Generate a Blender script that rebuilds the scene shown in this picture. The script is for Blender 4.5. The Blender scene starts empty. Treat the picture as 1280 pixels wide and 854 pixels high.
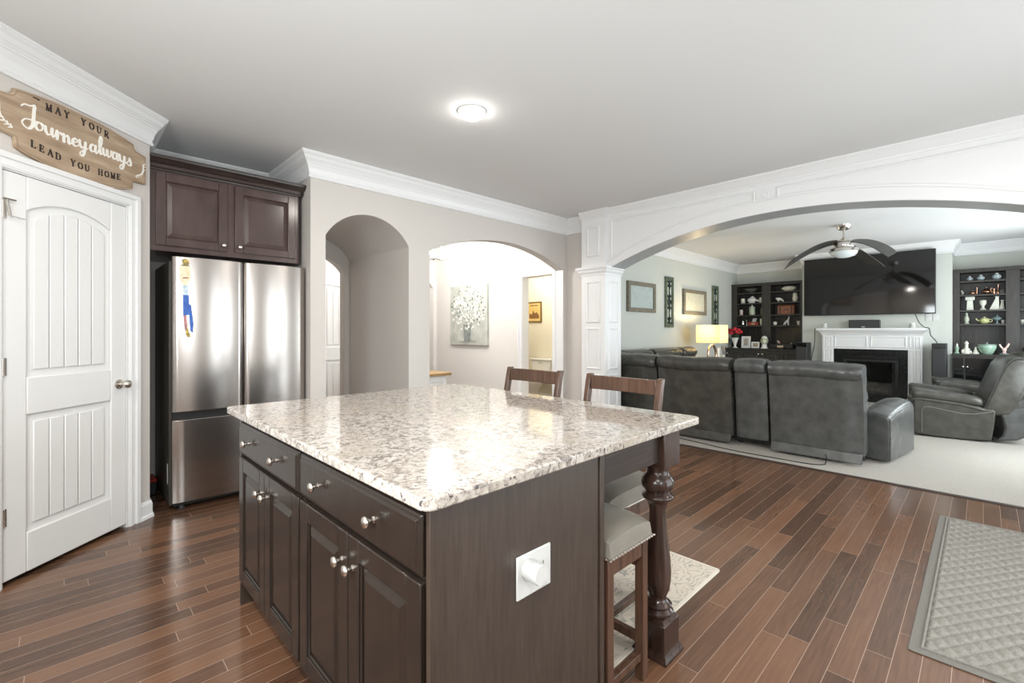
import bpy, bmesh, math, random
from mathutils import Vector, Matrix
random.seed(7)
C = bpy.context.scene.collection
PI = math.pi
R = math.radians

# ------------------------------------------------------------------ camera, world, lights, exposure
sc = bpy.context.scene
cam_data = bpy.data.cameras.new('camera'); cam = bpy.data.objects.new('camera', cam_data); C.objects.link(cam)
cam.location = (0, 0, 1.28)
cam.rotation_euler = (PI / 2, 0, R(45.7 - 90))
cam_data.sensor_width = 36.0; cam_data.sensor_fit = 'HORIZONTAL'
cam_data.lens = 36.0 * 575.0 / 1280.0
cam_data.shift_x = 0.0
cam_data.shift_y = -(427 - 413) / 1280.0
cam_data.clip_start = 0.05
sc.camera = cam
sc.view_settings.view_transform = 'Standard'; sc.view_settings.look = 'None'
sc.view_settings.gamma = 1.0; sc.view_settings.use_curve_mapping = False
sc.view_settings.exposure = 0.37

w = bpy.data.worlds.new('daylight'); sc.world = w; w.use_nodes = True
bg = w.node_tree.nodes['Background']
bg.inputs['Color'].default_value = (0.86, 0.95, 1.0, 1); bg.inputs['Strength'].default_value = 1.0

def area(name, loc, rot, sx, sy, power, col=(1, 1, 1), shape='RECTANGLE'):
    d = bpy.data.lights.new(name, 'AREA'); d.shape = shape; d.size = sx
    if shape == 'RECTANGLE': d.size_y = sy
    d.energy = power; d.color = col
    o = bpy.data.objects.new(name, d); C.objects.link(o); o.location = loc; o.rotation_euler = rot
    o['kind'] = 'helper'
    return o
def point(name, loc, power, r, col):
    d = bpy.data.lights.new(name, 'POINT'); d.energy = power; d.shadow_soft_size = r; d.color = col
    o = bpy.data.objects.new(name, d); C.objects.link(o); o.location = loc; o['kind'] = 'helper'
    return o
DAY = (0.90, 0.97, 1.0)
WARM = (1.0, 0.93, 0.84)
# daylight entering through the openings behind the camera and down the right-hand side
area('daylight_patio', (2.32, -1.27, 1.08), (R(90), 0, 0), .85, 1.95, 17, DAY); area('daylight_patio_leaf', (3.48, -1.27, 1.08), (R(90), 0, 0), .85, 1.95, 19, DAY)         # patio door, faces +Y
area('daylight_sink', (-1.12, 0.75, 1.62), (R(90), 0, R(-90)), 1.3, 1.0, 62, DAY)      # sink window, faces +X
area('daylight_side', (0.0, -1.27, 1.6), (R(90), 0, 0), 0.9, 1.0, 18, DAY)
area('daylight_living', (6.6, -1.03, 1.3), (R(90), 0, 0), 1.7, 1.9, 60, DAY)
area('daylight_living_far', (9.0, -1.03, 1.3), (R(90), 0, 0), 1.5, 1.9, 58, DAY)

# ------------------------------------------------------------------ helpers
OFF = {}
def link(o, parent=None):
    C.objects.link(o)
    if parent is not None: o.parent = parent
    return o
def thing(name, label, cat, loc=(0, 0, 0), rot=0.0, group=None, local=False):
    o = bpy.data.objects.new(name, None); C.objects.link(o); o.empty_display_size = 0.1
    o.location = loc; o.rotation_euler = (0, 0, rot)
    o['label'] = label; o['category'] = cat
    if group: o['group'] = group
    OFF[o.name] = Vector((0, 0, 0)) if local else Vector(loc)
    return o
def tag(o, label=None, cat=None, group=None, kind=None):
    if label: o['label'] = label
    if cat: o['category'] = cat
    if group: o['group'] = group
    if kind: o['kind'] = kind
    return o
def structroot(name, loc=(0, 0, 0), rot=0.0):
    o = bpy.data.objects.new(name, None); C.objects.link(o); o.location = loc; o.rotation_euler = (0, 0, rot)
    o['kind'] = 'structure'; OFF[o.name] = Vector((0, 0, 0)); return o

class M:
    def __init__(s): s.b = bmesh.new()
    def box(s, x0, x1, y0, y1, z0, z1):
        v = [s.b.verts.new(p) for p in ((x0, y0, z0), (x1, y0, z0), (x1, y1, z0), (x0, y1, z0), (x0, y0, z1), (x1, y0, z1), (x1, y1, z1), (x0, y1, z1))]
        for f in ((0, 3, 2, 1), (4, 5, 6, 7), (0, 1, 5, 4), (1, 2, 6, 5), (2, 3, 7, 6), (3, 0, 4, 7)): s.b.faces.new([v[i] for i in f])
        return s
    def hexa(s, p):            # 8 points: bottom ring 0-3, top ring 4-7
        v = [s.b.verts.new(q) for q in p]
        for f in ((0, 3, 2, 1), (4, 5, 6, 7), (0, 1, 5, 4), (1, 2, 6, 5), (2, 3, 7, 6), (3, 0, 4, 7)): s.b.faces.new([v[i] for i in f])
        return s
    def prism(s, poly, axis, a, b_):   # poly of (p,q); axis 'x': (y,z)  'y': (x,z)  'z': (x,y)
        def mk(p, t):
            if axis == 'x': return (t, p[0], p[1])
            if axis == 'y': return (p[0], t, p[1])
            return (p[0], p[1], t)
        A = [s.b.verts.new(mk(p, a)) for p in poly]; B = [s.b.verts.new(mk(p, b_)) for p in poly]
        n = len(poly)
        s.b.faces.new(A); s.b.faces.new(B[::-1])
        for i in range(n): s.b.faces.new([A[i], B[i], B[(i + 1) % n], A[(i + 1) % n]][::-1])
        return s
    def lathe(s, prof, c=(0, 0, 0), n=24, sx=1, sy=1, axis='z'):   # prof (r,z)
        rings = []
        for r, z in prof:
            ring = []
            for i in range(n):
                a = 2 * PI * i / n
                x, y = max(r, 1e-4) * math.cos(a) * sx, max(r, 1e-4) * math.sin(a) * sy
                p = (x, y, z) if axis == 'z' else ((z, x, y) if axis == 'x' else (x, z, y))
                ring.append(s.b.verts.new((c[0] + p[0], c[1] + p[1], c[2] + p[2])))
            rings.append(ring)
        for k in range(len(rings) - 1):
            for i in range(n):
                s.b.faces.new([rings[k][i], rings[k][(i + 1) % n], rings[k + 1][(i + 1) % n], rings[k + 1][i]])
        s.b.faces.new(rings[0][::-1]); s.b.faces.new(rings[-1])
        return s
    def tube(s, pts, r, n=8):
        pts = [Vector(p) for p in pts]; rings = []
        rr = r if isinstance(r, (list, tuple)) else [r] * len(pts)
        up = None
        for i, p in enumerate(pts):
            t = (pts[min(i + 1, len(pts) - 1)] - pts[max(i - 1, 0)]).normalized()
            if up is None:
                up = Vector((0, 0, 1)) if abs(t.z) < 0.9 else Vector((1, 0, 0))
            a = (up - t * up.dot(t)).normalized(); b = t.cross(a); up = a
            rings.append([s.b.verts.new(p + (a * math.cos(2 * PI * k / n) + b * math.sin(2 * PI * k / n)) * rr[i]) for k in range(n)])
        for k in range(len(rings) - 1):
            for i in range(n): s.b.faces.new([rings[k][i], rings[k][(i + 1) % n], rings[k + 1][(i + 1) % n], rings[k + 1][i]])
        s.b.faces.new(rings[0][::-1]); s.b.faces.new(rings[-1])
        return s
    def ball(s, c, rx, ry=None, rz=None, n=14, m=9):
        ry = rx if ry is None else ry; rz = rx if rz is None else rz
        return s.lathe([(math.sin(PI * k / m) * rx, -math.cos(PI * k / m) * rz) for k in range(m + 1)], c, n, 1, ry / rx)
    def sweep(s, path, prof, closed=False):   # 2-D path (x,y); prof of (out, z); out is to the RIGHT of travel
        P = [Vector(p) for p in path]; n = len(P); rings = []
        for i in range(n):
            a = P[i] - P[i - 1] if (i > 0 or closed) else P[1] - P[0]
            b = P[(i + 1) % n] - P[i] if (i < n - 1 or closed) else P[-1] - P[-2]
            na = Vector((a.y, -a.x)).normalized(); nb = Vector((b.y, -b.x)).normalized()
            m = (na + nb); m = m / max(m.dot(na), 0.2)
            rings.append([s.b.verts.new((P[i].x + m.x * o, P[i].y + m.y * o, z)) for o, z in prof])
        k = len(prof)
        for i in range(n if closed else n - 1):
            A, B = rings[i], rings[(i + 1) % n]
            for j in range(k): s.b.faces.new([A[j], A[(j + 1) % k], B[(j + 1) % k], B[j]])
        if not closed: s.b.faces.new(rings[0][::-1]); s.b.faces.new(rings[-1])
        return s
    def mould(s, path, axis, plane, out, width, proud, closed=True):
        # flat strip following a polygon lying in a wall plane; out = +1/-1 direction of protrusion
        P = [Vector(p) for p in path]; n = len(P); rings = []
        for i in range(n):
            a = P[i] - P[i - 1] if (i > 0 or closed) else P[1] - P[0]
            b = P[(i + 1) % n] - P[i] if (i < n - 1 or closed) else P[-1] - P[-2]
            na = Vector((a.y, -a.x)).normalized(); nb = Vector((b.y, -b.x)).normalized()
            m = (na + nb); m = m / max(m.dot(na), 0.3)
            ring = []
            for o, h in ((-width / 2, 0), (-width / 2, proud * .5), (-width * .15, proud), (width * .2, proud * .8), (width / 2, proud * .25), (width / 2, 0)):
                q = P[i] + m * o
                t = plane + out * h
                ring.append(s.b.verts.new((t, q.x, q.y) if axis == 'x' else (q.x, t, q.y)))
            rings.append(ring)
        for i in range(n if closed else n - 1):
            A, B = rings[i], rings[(i + 1) % n]
            for j in range(6): s.b.faces.new([A[j], A[(j + 1) % 6], B[(j + 1) % 6], B[j]])
        if not closed: s.b.faces.new(rings[0][::-1]); s.b.faces.new(rings[-1])
        return s
    def xform(s, m): bmesh.ops.transform(s.b, matrix=m, verts=s.b.verts[:]); return s
    def obj(s, name, mat, parent=None, bev=0.0, seg=2, smooth=False, sub=0, label=None, kind=None, ang=35):
        bmesh.ops.recalc_face_normals(s.b, faces=s.b.faces[:])
        off = OFF.get(parent.name, Vector((0, 0, 0))) if parent is not None else Vector((0, 0, 0))
        if off.length: bmesh.ops.translate(s.b, vec=-off, verts=s.b.verts[:])
        me = bpy.data.meshes.new(name); s.b.to_mesh(me); s.b.free()
        o = bpy.data.objects.new(name, me); link(o, parent); OFF[o.name] = off
        if mat: me.materials.append(mat)
        if bev > 0:
            md = o.modifiers.new('bevel', 'BEVEL'); md.width = bev; md.segments = seg; md.limit_method = 'ANGLE'; md.angle_limit = R(ang)
            md.harden_normals = False
        if sub:
            md = o.modifiers.new('sub', 'SUBSURF'); md.levels = sub; md.render_levels = sub
        if smooth or bev > 0 or sub:
            for p in me.polygons: p.use_smooth = True
            if not sub:
                try: me.set_sharp_from_angle(angle=R(50 if smooth else 30))
                except Exception: pass
        if label: o['label'] = label
        if kind: o['kind'] = kind
        return o
def struct(name, m, mat, parent=None, **k):
    o = m.obj(name, mat, parent, **k); o['kind'] = 'structure'; return o

def crv(pts, n=6):       # Catmull-Rom through 2-D/3-D points
    P = [Vector(p) for p in pts]; out = []
    for i in range(len(P) - 1):
        p0 = P[max(i - 1, 0)]; p1 = P[i]; p2 = P[i + 1]; p3 = P[min(i + 2, len(P) - 1)]
        for k in range(n):
            t = k / n
            out.append(0.5 * ((2 * p1) + (p2 - p0) * t + (2 * p0 - 5 * p1 + 4 * p2 - p3) * t * t + (3 * p1 - p0 - 3 * p2 + p3) * t ** 3))
    out.append(P[-1]); return out

def copy_tree(o, parent=None):
    c = o.copy(); C.objects.link(c); c.parent = parent
    for ch in list(o.children): copy_tree(ch, c)
    return c

# ------------------------------------------------------------------ materials
MATS = {}
def mat(name, col, rough=0.5, metal=0.0, var=0.0, vscale=8.0, bump=0.0, bscale=60.0, spec=0.5, coat=0.0, stretch=(1, 1, 1), col2=None, emit=None, estr=0.0, detail=4.0, sheen=0.0):
    if name in MATS: return MATS[name]
    m = bpy.data.materials.new(name); m.use_nodes = True; nt = m.node_tree; N = nt.nodes; L = nt.links
    p = N['Principled BSDF']
    p.inputs['Base Color'].default_value = (*col, 1); p.inputs['Roughness'].default_value = rough; p.inputs['Metallic'].default_value = metal
    p.inputs['Specular IOR Level'].default_value = spec
    p.inputs['Coat Weight'].default_value = coat; p.inputs['Coat Roughness'].default_value = 0.12
    tc = N.new('ShaderNodeTexCoord'); mp = N.new('ShaderNodeMapping'); mp.inputs['Scale'].default_value = stretch
    L.new(tc.outputs['Object'], mp.inputs['Vector'])
    if var > 0 or col2:
        nz = N.new('ShaderNodeTexNoise'); nz.inputs['Scale'].default_value = vscale; nz.inputs['Detail'].default_value = detail
        L.new(mp.outputs['Vector'], nz.inputs['Vector'])
        rp = N.new('ShaderNodeValToRGB'); rp.color_ramp.elements[0].position = 0.3; rp.color_ramp.elements[1].position = 0.7
        c2 = col2 if col2 else tuple(min(1, c * (1 + var)) for c in col)
        c1 = col if col2 else tuple(c * (1 - var) for c in col)
        rp.color_ramp.elements[0].color = (*c1, 1); rp.color_ramp.elements[1].color = (*c2, 1)
        L.new(nz.outputs['Fac'], rp.inputs['Fac']); L.new(rp.outputs['Color'], p.inputs['Base Color'])
    if bump > 0:
        nb = N.new('ShaderNodeTexNoise'); nb.inputs['Scale'].default_value = bscale; nb.inputs['Detail'].default_value = 3
        L.new(mp.outputs['Vector'], nb.inputs['Vector'])
        b = N.new('ShaderNodeBump'); b.inputs['Strength'].default_value = bump; b.inputs['Distance'].default_value = 0.01
        L.new(nb.outputs['Fac'], b.inputs['Height']); L.new(b.outputs['Normal'], p.inputs['Normal'])
    if emit:
        p.inputs['Emission Color'].default_value = (*emit, 1); p.inputs['Emission Strength'].default_value = estr
    MATS[name] = m; return m

def floor_mat():
    m = bpy.data.materials.new('hardwood_planks'); m.use_nodes = True; N = m.node_tree.nodes; L = m.node_tree.links; p = N['Principled BSDF']
    tc = N.new('ShaderNodeTexCoord')
    br = N.new('ShaderNodeTexBrick'); br.offset = 0.0; br.offset_frequency = 2; br.squash = 1.0
    br.inputs['Scale'].default_value = 1.0; br.inputs['Brick Width'].default_value = 1.05; br.inputs['Row Height'].default_value = 0.0826
    br.inputs['Mortar Size'].default_value = 0.0011; br.inputs['Mortar Smooth'].default_value = 0.3; br.inputs['Bias'].default_value = 0.0
    br.inputs['Color1'].default_value = (0.0, 0.0, 0.0, 1); br.inputs['Color2'].default_value = (1, 1, 1, 1); br.inputs['Mortar'].default_value = (0.5, 0.5, 0.5, 1)
    sx_ = N.new('ShaderNodeSeparateXYZ'); L.new(tc.outputs['Object'], sx_.inputs[0])
    def math_(op, a, b=None):
        n = N.new('ShaderNodeMath'); n.operation = op
        for i, v in enumerate((a, b)):
            if v is None: continue
            if isinstance(v, (int, float)): n.inputs[i].default_value = v
            else: L.new(v, n.inputs[i])
        return n.outputs[0]
    row = math_('FLOOR', math_('DIVIDE', sx_.outputs['Y'], 0.0826))
    wn = N.new('ShaderNodeTexWhiteNoise'); wn.noise_dimensions = '1D'; L.new(row, wn.inputs['W'])
    cx_ = N.new('ShaderNodeCombineXYZ'); L.new(math_('ADD', sx_.outputs['X'], math_('MULTIPLY', wn.outputs['Value'], 9.0)), cx_.inputs[0]); L.new(sx_.outputs['Y'], cx_.inputs[1])
    L.new(cx_.outputs[0], br.inputs['Vector'])
    mp = N.new('ShaderNodeMapping'); mp.inputs['Scale'].default_value = (1.6, 26, 1)
    ad = N.new('ShaderNodeVectorMath'); ad.operation = 'MULTIPLY_ADD'
    ad.inputs[1].default_value = (7.0, 3.0, 0); L.new(br.outputs['Color'], ad.inputs[0]); L.new(tc.outputs['Object'], ad.inputs[2])
    L.new(ad.outputs[0], mp.inputs['Vector'])
    nz = N.new('ShaderNodeTexNoise'); nz.inputs['Scale'].default_value = 3.0; nz.inputs['Detail'].default_value = 6; nz.inputs['Distortion'].default_value = 0.6
    L.new(mp.outputs['Vector'], nz.inputs['Vector'])
    mx = N.new('ShaderNodeMath'); mx.operation = 'MULTIPLY_ADD'; mx.inputs[1].default_value = 0.55
    sc_ = N.new('ShaderNodeMath'); sc_.operation = 'MULTIPLY'; sc_.inputs[1].default_value = 0.62
    L.new(br.outputs['Color'], mx.inputs[0]); L.new(nz.outputs['Fac'], sc_.inputs[0]); L.new(sc_.outputs[0], mx.inputs[2])
    rp = N.new('ShaderNodeValToRGB'); e = rp.color_ramp.elements
    e[0].position = 0.15; e[0].color = (0.046, 0.024, 0.016, 1); e[1].position = 0.95; e[1].color = (0.195, 0.098, 0.055, 1)
    L.new(mx.outputs[0], rp.inputs['Fac'])
    mm = N.new('ShaderNodeMix'); mm.data_type = 'RGBA'
    L.new(br.outputs['Fac'], mm.inputs['Factor']); L.new(rp.outputs['Color'], mm.inputs['A']); mm.inputs['B'].default_value = (0.40, 0.29, 0.22, 1)  # pale seams: glare on the plank edges painted into the colour
    L.new(mm.outputs['Result'], p.inputs['Base Color'])
    p.inputs['Roughness'].default_value = 0.20; p.inputs['Specular IOR Level'].default_value = 0.6
    b = N.new('ShaderNodeBump'); b.inputs['Strength'].default_value = 0.05; b.inputs['Distance'].default_value = 0.003
    L.new(nz.outputs['Fac'], b.inputs['Height']); L.new(b.outputs['Normal'], p.inputs['Normal'])
    return m

def granite_mat():
    m = bpy.data.materials.new('speckled_granite'); m.use_nodes = True; N = m.node_tree.nodes; L = m.node_tree.links; p = N['Principled BSDF']
    tc = N.new('ShaderNodeTexCoord')
    mp = N.new('ShaderNodeMapping'); mp.inputs['Scale'].default_value = (1.0, 1.0, 1.0); mp.inputs['Rotation'].default_value = (0, 0, 0.6)
    L.new(tc.outputs['Object'], mp.inputs['Vector'])
    def noise(s, d, dist=0.0):
        n = N.new('ShaderNodeTexNoise'); n.inputs['Scale'].default_value = s; n.inputs['Detail'].default_value = d; n.inputs['Distortion'].default_value = dist
        L.new(mp.outputs['Vector'], n.inputs['Vector']); return n
    n1 = noise(48, 5, .8); n2 = noise(95, 4, 0.4); n3 = noise(190, 3); n4 = noise(4, 3, .5)
    rp = N.new('ShaderNodeValToRGB'); e = rp.color_ramp.elements
    e[0].position = .38; e[0].color = (0.19, 0.165, 0.15, 1); e[1].position = .62; e[1].color = (0.54, 0.50, 0.455, 1)
    x = e.new(.47); x.color = (0.40, 0.355, 0.315, 1)
    L.new(n1.outputs['Fac'], rp.inputs['Fac'])
    def mixin(fac_node, lo, hi, col, prev):
        r = N.new('ShaderNodeValToRGB'); r.color_ramp.elements[0].position = lo; r.color_ramp.elements[1].position = hi
        L.new(fac_node.outputs['Fac'], r.inputs['Fac'])
        mm = N.new('ShaderNodeMix'); mm.data_type = 'RGBA'
        L.new(r.outputs['Color'], mm.inputs['Factor']); L.new(prev, mm.inputs['A']); mm.inputs['B'].default_value = (*col, 1)
        return mm.outputs['Result']
    o = mixin(n4, .45, .75, (0.43, 0.375, 0.315), rp.outputs['Color'])
    o = mixin(n2, .57, .66, (0.10, 0.09, 0.088), o)
    o = mixin(n3, .60, .68, (0.64, 0.62, 0.58), o)
    n5 = noise(95, 4, .3); o = mixin(n5, .64, .70, (0.06, 0.05, 0.05), o)
    L.new(o, p.inputs['Base Color']); p.inputs['Roughness'].default_value = 0.07; p.inputs['Specular IOR Level'].default_value = 0.5
    return m

def wood_mat(name, dark, light, rough=0.35, axis='z', s=1.0):
    if name in MATS: return MATS[name]
    st = {'z': (22 * s, 22 * s, 1.6 * s), 'y': (22 * s, 1.6 * s, 22 * s), 'x': (1.6 * s, 22 * s, 22 * s)}[axis]
    m = mat(name, dark, rough, var=0.0, vscale=2.2, col2=light, stretch=st, detail=6, bump=0.06, bscale=4)
    return m

P_WALL = mat('greige_paint', (0.60, 0.565, 0.53), 0.85, bump=0.03, bscale=220)
P_LIV = mat('pale_sage_paint', (0.56, 0.575, 0.53), 0.85, bump=0.03, bscale=220)
P_HALL = mat('cream_paint', (0.74, 0.715, 0.68), 0.85, bump=0.03, bscale=220)
P_POW = mat('straw_paint', (0.74, 0.69, 0.56), 0.85, bump=0.03, bscale=220)
CEIL = mat('ceiling_paint', (0.72, 0.72, 0.715), 0.9, bump=0.03, bscale=200)
WHITE = mat('white_trim_paint', (0.80, 0.80, 0.80), 0.32, bump=0.02, bscale=120)
DOORW = mat('white_door_paint', (0.79, 0.79, 0.78), 0.38, bump=0.02, bscale=120)
FLOOR = floor_mat()
CARPET = mat('pale_carpet', (0.46, 0.43, 0.385), 0.95, var=0.16, vscale=160, bump=0.6, bscale=420)
ESP = wood_mat('espresso_cabinet', (0.0165, 0.0115, 0.009), (0.024, 0.0165, 0.013), 0.22)
ESPX = wood_mat('espresso_panel', (0.040, 0.027, 0.020), (0.060, 0.042, 0.032), 0.30, 'z', 2.2)
CHERRY = mat('dark_cherry_cabinet', (0.055, 0.034, 0.031), 0.2, col2=(0.085, 0.055, 0.050), vscale=5, stretch=(2, 2, .7), detail=5)
BLACKW = wood_mat('black_brown_bookcase', (0.016, 0.014, 0.012), (0.045, 0.039, 0.032), 0.38)
POSTW = wood_mat('dark_turned_wood', (0.022, 0.012, 0.009), (0.060, 0.032, 0.024), 0.20)
STOOLW = wood_mat('brown_stool_wood', (0.060, 0.030, 0.019), (0.115, 0.060, 0.038), 0.26)
GRAN = granite_mat()
STEEL = mat('brushed_steel', (0.43, 0.395, 0.37), 0.23, 1.0, bump=0.04, bscale=2.2, stretch=(3.0, 1.0, .5))
FSIDE = mat('fridge_side', (0.045, 0.040, 0.032), 0.4)
NICK = mat('satin_nickel', (0.66, 0.62, 0.57), 0.25, 1.0)
BRONZE = mat('dark_metal', (0.10, 0.09, 0.08), 0.35, 0.9)
CHROME = mat('polished_chrome', (0.75, 0.75, 0.75), 0.12, 1.0)
BLACK = mat('black_plastic', (0.012, 0.012, 0.012), 0.4)
DGREY = mat('dark_grey_plastic', (0.03, 0.03, 0.032), 0.45)
GLOSSB = mat('black_glass', (0.006, 0.006, 0.006), 0.10, spec=0.5)
SCREEN = mat('tv_screen', (0.006, 0.005, 0.0045), 0.055, spec=0.6)
PLATE = mat('white_plastic', (0.60, 0.60, 0.585), 0.3)
LEATH = mat('grey_leather', (0.060, 0.062, 0.060), 0.27, var=0.0, col2=(0.100, 0.102, 0.098), vscale=9, detail=7, bump=0.10, bscale=38)
LEATHB = mat('brown_grey_leather', (0.044, 0.042, 0.036), 0.27, col2=(0.076, 0.073, 0.063), vscale=9, detail=7, bump=0.10, bscale=38)
CUSH = mat('stool_leather', (0.215, 0.195, 0.165), 0.30, var=0.15, vscale=7, bump=0.05, bscale=50)
IVORY = mat('ivory_ceramic', (0.78, 0.74, 0.64), 0.3, var=0.06, vscale=20)
CERW = mat('white_ceramic', (0.82, 0.81, 0.78), 0.2)
CELAD = mat('celadon_glaze', (0.30, 0.44, 0.34), 0.15, var=0.12, vscale=20)
BLUEW = mat('blue_white_china', (0.10, 0.20, 0.26), 0.2, col2=(0.74, 0.80, 0.78), vscale=38, detail=2)
COPPER = mat('copper', (0.62, 0.36, 0.24), 0.25, 1.0)
ROSEG = mat('rose_gold', (0.60, 0.40, 0.29), 0.22, 1.0)
REDL = mat('red_lacquer', (0.30, 0.05, 0.03), 0.4)
CHESTW = mat('red_brown_wood', (0.20, 0.070, 0.035), 0.45, col2=(0.33, 0.13, 0.07), vscale=14, stretch=(1, 1, 8))
SIGNW = mat('sign_wood', (0.30, 0.205, 0.13), 0.6, col2=(0.50, 0.38, 0.265), vscale=3.2, stretch=(1.4, 8, 9), detail=6, bump=0.08, bscale=12)
SIGNE = mat('sign_edge', (0.12, 0.08, 0.05), 0.6)
INK = mat('dark_brown_ink', (0.022, 0.014, 0.012), 0.6)
WPAINT = mat('white_letter_paint', (0.88, 0.85, 0.79), 0.5)
STONEF = mat('weathered_frame', (0.19, 0.17, 0.125), 0.6, var=0.25, vscale=25)

# ------------------------------------------------------------------ structure
H_ = 2.743
def arc_pts(a, b, spring, apex, n=28):
    c = (a + b) / 2; hw = (b - a) / 2; h = apex - spring
    r = (hw * hw + h * h) / (2 * h); out = []
    t0 = math.asin(min(1, hw / r))
    if h > hw: t0 = PI - t0
    for i in range(n + 1):
        t = -t0 + 2 * t0 * i / n
        out.append((c + r * math.sin(t), apex - r + r * math.cos(t)))
    return out
def arch_wall(m, axis, d0, d1, u0, u1, z0, z1, ops):
    """wall slab with arched openings; axis 'y': u is x, slab spans y d0..d1; axis 'x': u is y."""
    def bx(a, b, za, zb):
        if b - a < 1e-4: return
        m.box(a, b, d0, d1, za, zb) if axis == 'y' else m.box(d0, d1, a, b, za, zb)
    cur = u0
    for a, b, sp, ap in ops:
        bx(cur, a, z0, z1)
        pts = arc_pts(a, b, sp, ap)
        m.prism([(a, z1)] + pts + [(b, z1)], axis, d0, d1)
        cur = b
    bx(cur, u1, z0, z1)
    return m
def holed_wall(m, axis, d0, d1, u0, u1, z0, z1, holes):
    def bx(a, b, za, zb):
        if b - a < 1e-4 or zb - za < 1e-4: return
        m.box(a, b, d0, d1, za, zb) if axis == 'y' else m.box(d0, d1, a, b, za, zb)
    cur = u0
    for a, b, za, zb in holes:
        bx(cur, a, z0, z1); bx(a, b, z0, za); bx(a, b, zb, z1); cur = b
    bx(cur, u1, z0, z1)
    return m

struct('floor', M().box(-1.3, 4.945, -1.45, 9.2, -0.12, 0).box(4.945, 6.6, 3.9, 9.2, -0.12, 0), FLOOR)
struct('floor', M().box(4.945, 11.1, -1.2, 3.9, -0.12, 0.008), CARPET, label='pale carpet of the living room')
struct('trim_1', M().prism([(4.90, 0), (4.91, .008), (4.94, .011), (4.95, .008), (4.95, 0)], 'y', -1.3, 3.5), wood_mat('dark_threshold', (.03, .018, .013), (.06, .036, .028), .3, 'y'))
struct('ceiling', M().box(-1.4, 11.2, -1.5, 9.2, H_, H_ + .12), CEIL)

# pantry corner wall, turned about 44 degrees, in its own frame: x along the wall, -y toward the room
PO = (-.222, 3.381, 0); PA = R(43.92); PT = Vector((math.cos(PA), math.sin(PA))); PL = 0.9
def pw(u, out=0.0): return (PO[0] + PT.x * u + PT.y * out, PO[1] + PT.y * u - PT.x * out)
wp = structroot('wall_pantry', PO, PA)
struct('plaster', M().box(-1.30, 0.004, 0, .12, 0, H_).box(0.004, .722, 0, .12, 2.09, H_).box(.722, PL, 0, .12, 0, H_), P_WALL, wp)
struct('wall_alcove', M().box(.306, .4262, 4.004, 4.87, 0, H_).box(.306, 1.469, 4.75, 4.87, 0, H_), P_WALL)
pk = pw(-1.30)
struct('wall_left', holed_wall(M(), 'x', -1.30, -1.16, -1.45, 2.6, 0, H_, [(.1, 1.4, 1.1, 2.15)]), P_WALL)
struct('wall_back', holed_wall(M(), 'y', -1.45, -1.31, -1.30, 5.03, 0, H_, [(-.55, .55, 1.05, 2.15), (1.7, 4.1, 0.02, 2.1)]), P_WALL)

# arch wall: the passage block and the thin wall of the wide arch
X_P0, X_P1 = 1.595, 2.404
struct('wall_passage', arch_wall(M(), 'y', 3.9, 5.2, 1.469, 2.62, 0, H_, [(X_P0, X_P1, 2.09, 2.326)]), P_WALL)
struct('wall_passage_end', arch_wall(M(), 'y', 5.2, 5.32, 1.469, 2.62, 0, H_, [(1.66, 2.345, 1.955, 2.135)]), P_WALL)
struct('wall_arches', arch_wall(M(), 'y', 3.9, 4.03, 2.62, 4.83, 0, H_, [(2.645, 4.757, 2.08, 2.312)]), P_WALL)
struct('wall_beam_side', M().box(4.83, 5.03, 3.54, 4.03, 0, H_), P_WALL); struct('wall_beam_end', M().box(4.83, 5.03, -1.45, -.886, 0, H_), P_WALL)
# hall behind the arches
struct('wall_hall_right', holed_wall(M(), 'x', 4.757, 4.88, 4.03, 6.8, 0, H_, [(4.085, 4.66, 0, 2.045)]), P_HALL)
struct('wall_hall_back', arch_wall(M(), 'y', 6.8, 6.92, 1.3, 4.88, 0, H_, [(3.7, 4.69, 2.03, 2.28)]), P_HALL)
struct('wall_hall_left', M().box(1.3, 1.42, 5.32, 6.8, 0, H_), P_HALL)
struct('wall_hall_far', M().box(3.2, 6.5, 7.62, 7.74, 0, H_).box(3.2, 3.32, 6.92, 7.62, 0, H_).box(6.4, 6.52, 6.92, 7.62, 0, H_), P_HALL)
struct('wall_powder_room', M().box(6.35, 6.47, 4.02, 6.92, 0, H_).box(4.88, 6.35, 6.8, 6.92, 0, H_).box(4.88, 6.35, 4.02, 4.05, 0, H_), P_POW)
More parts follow.
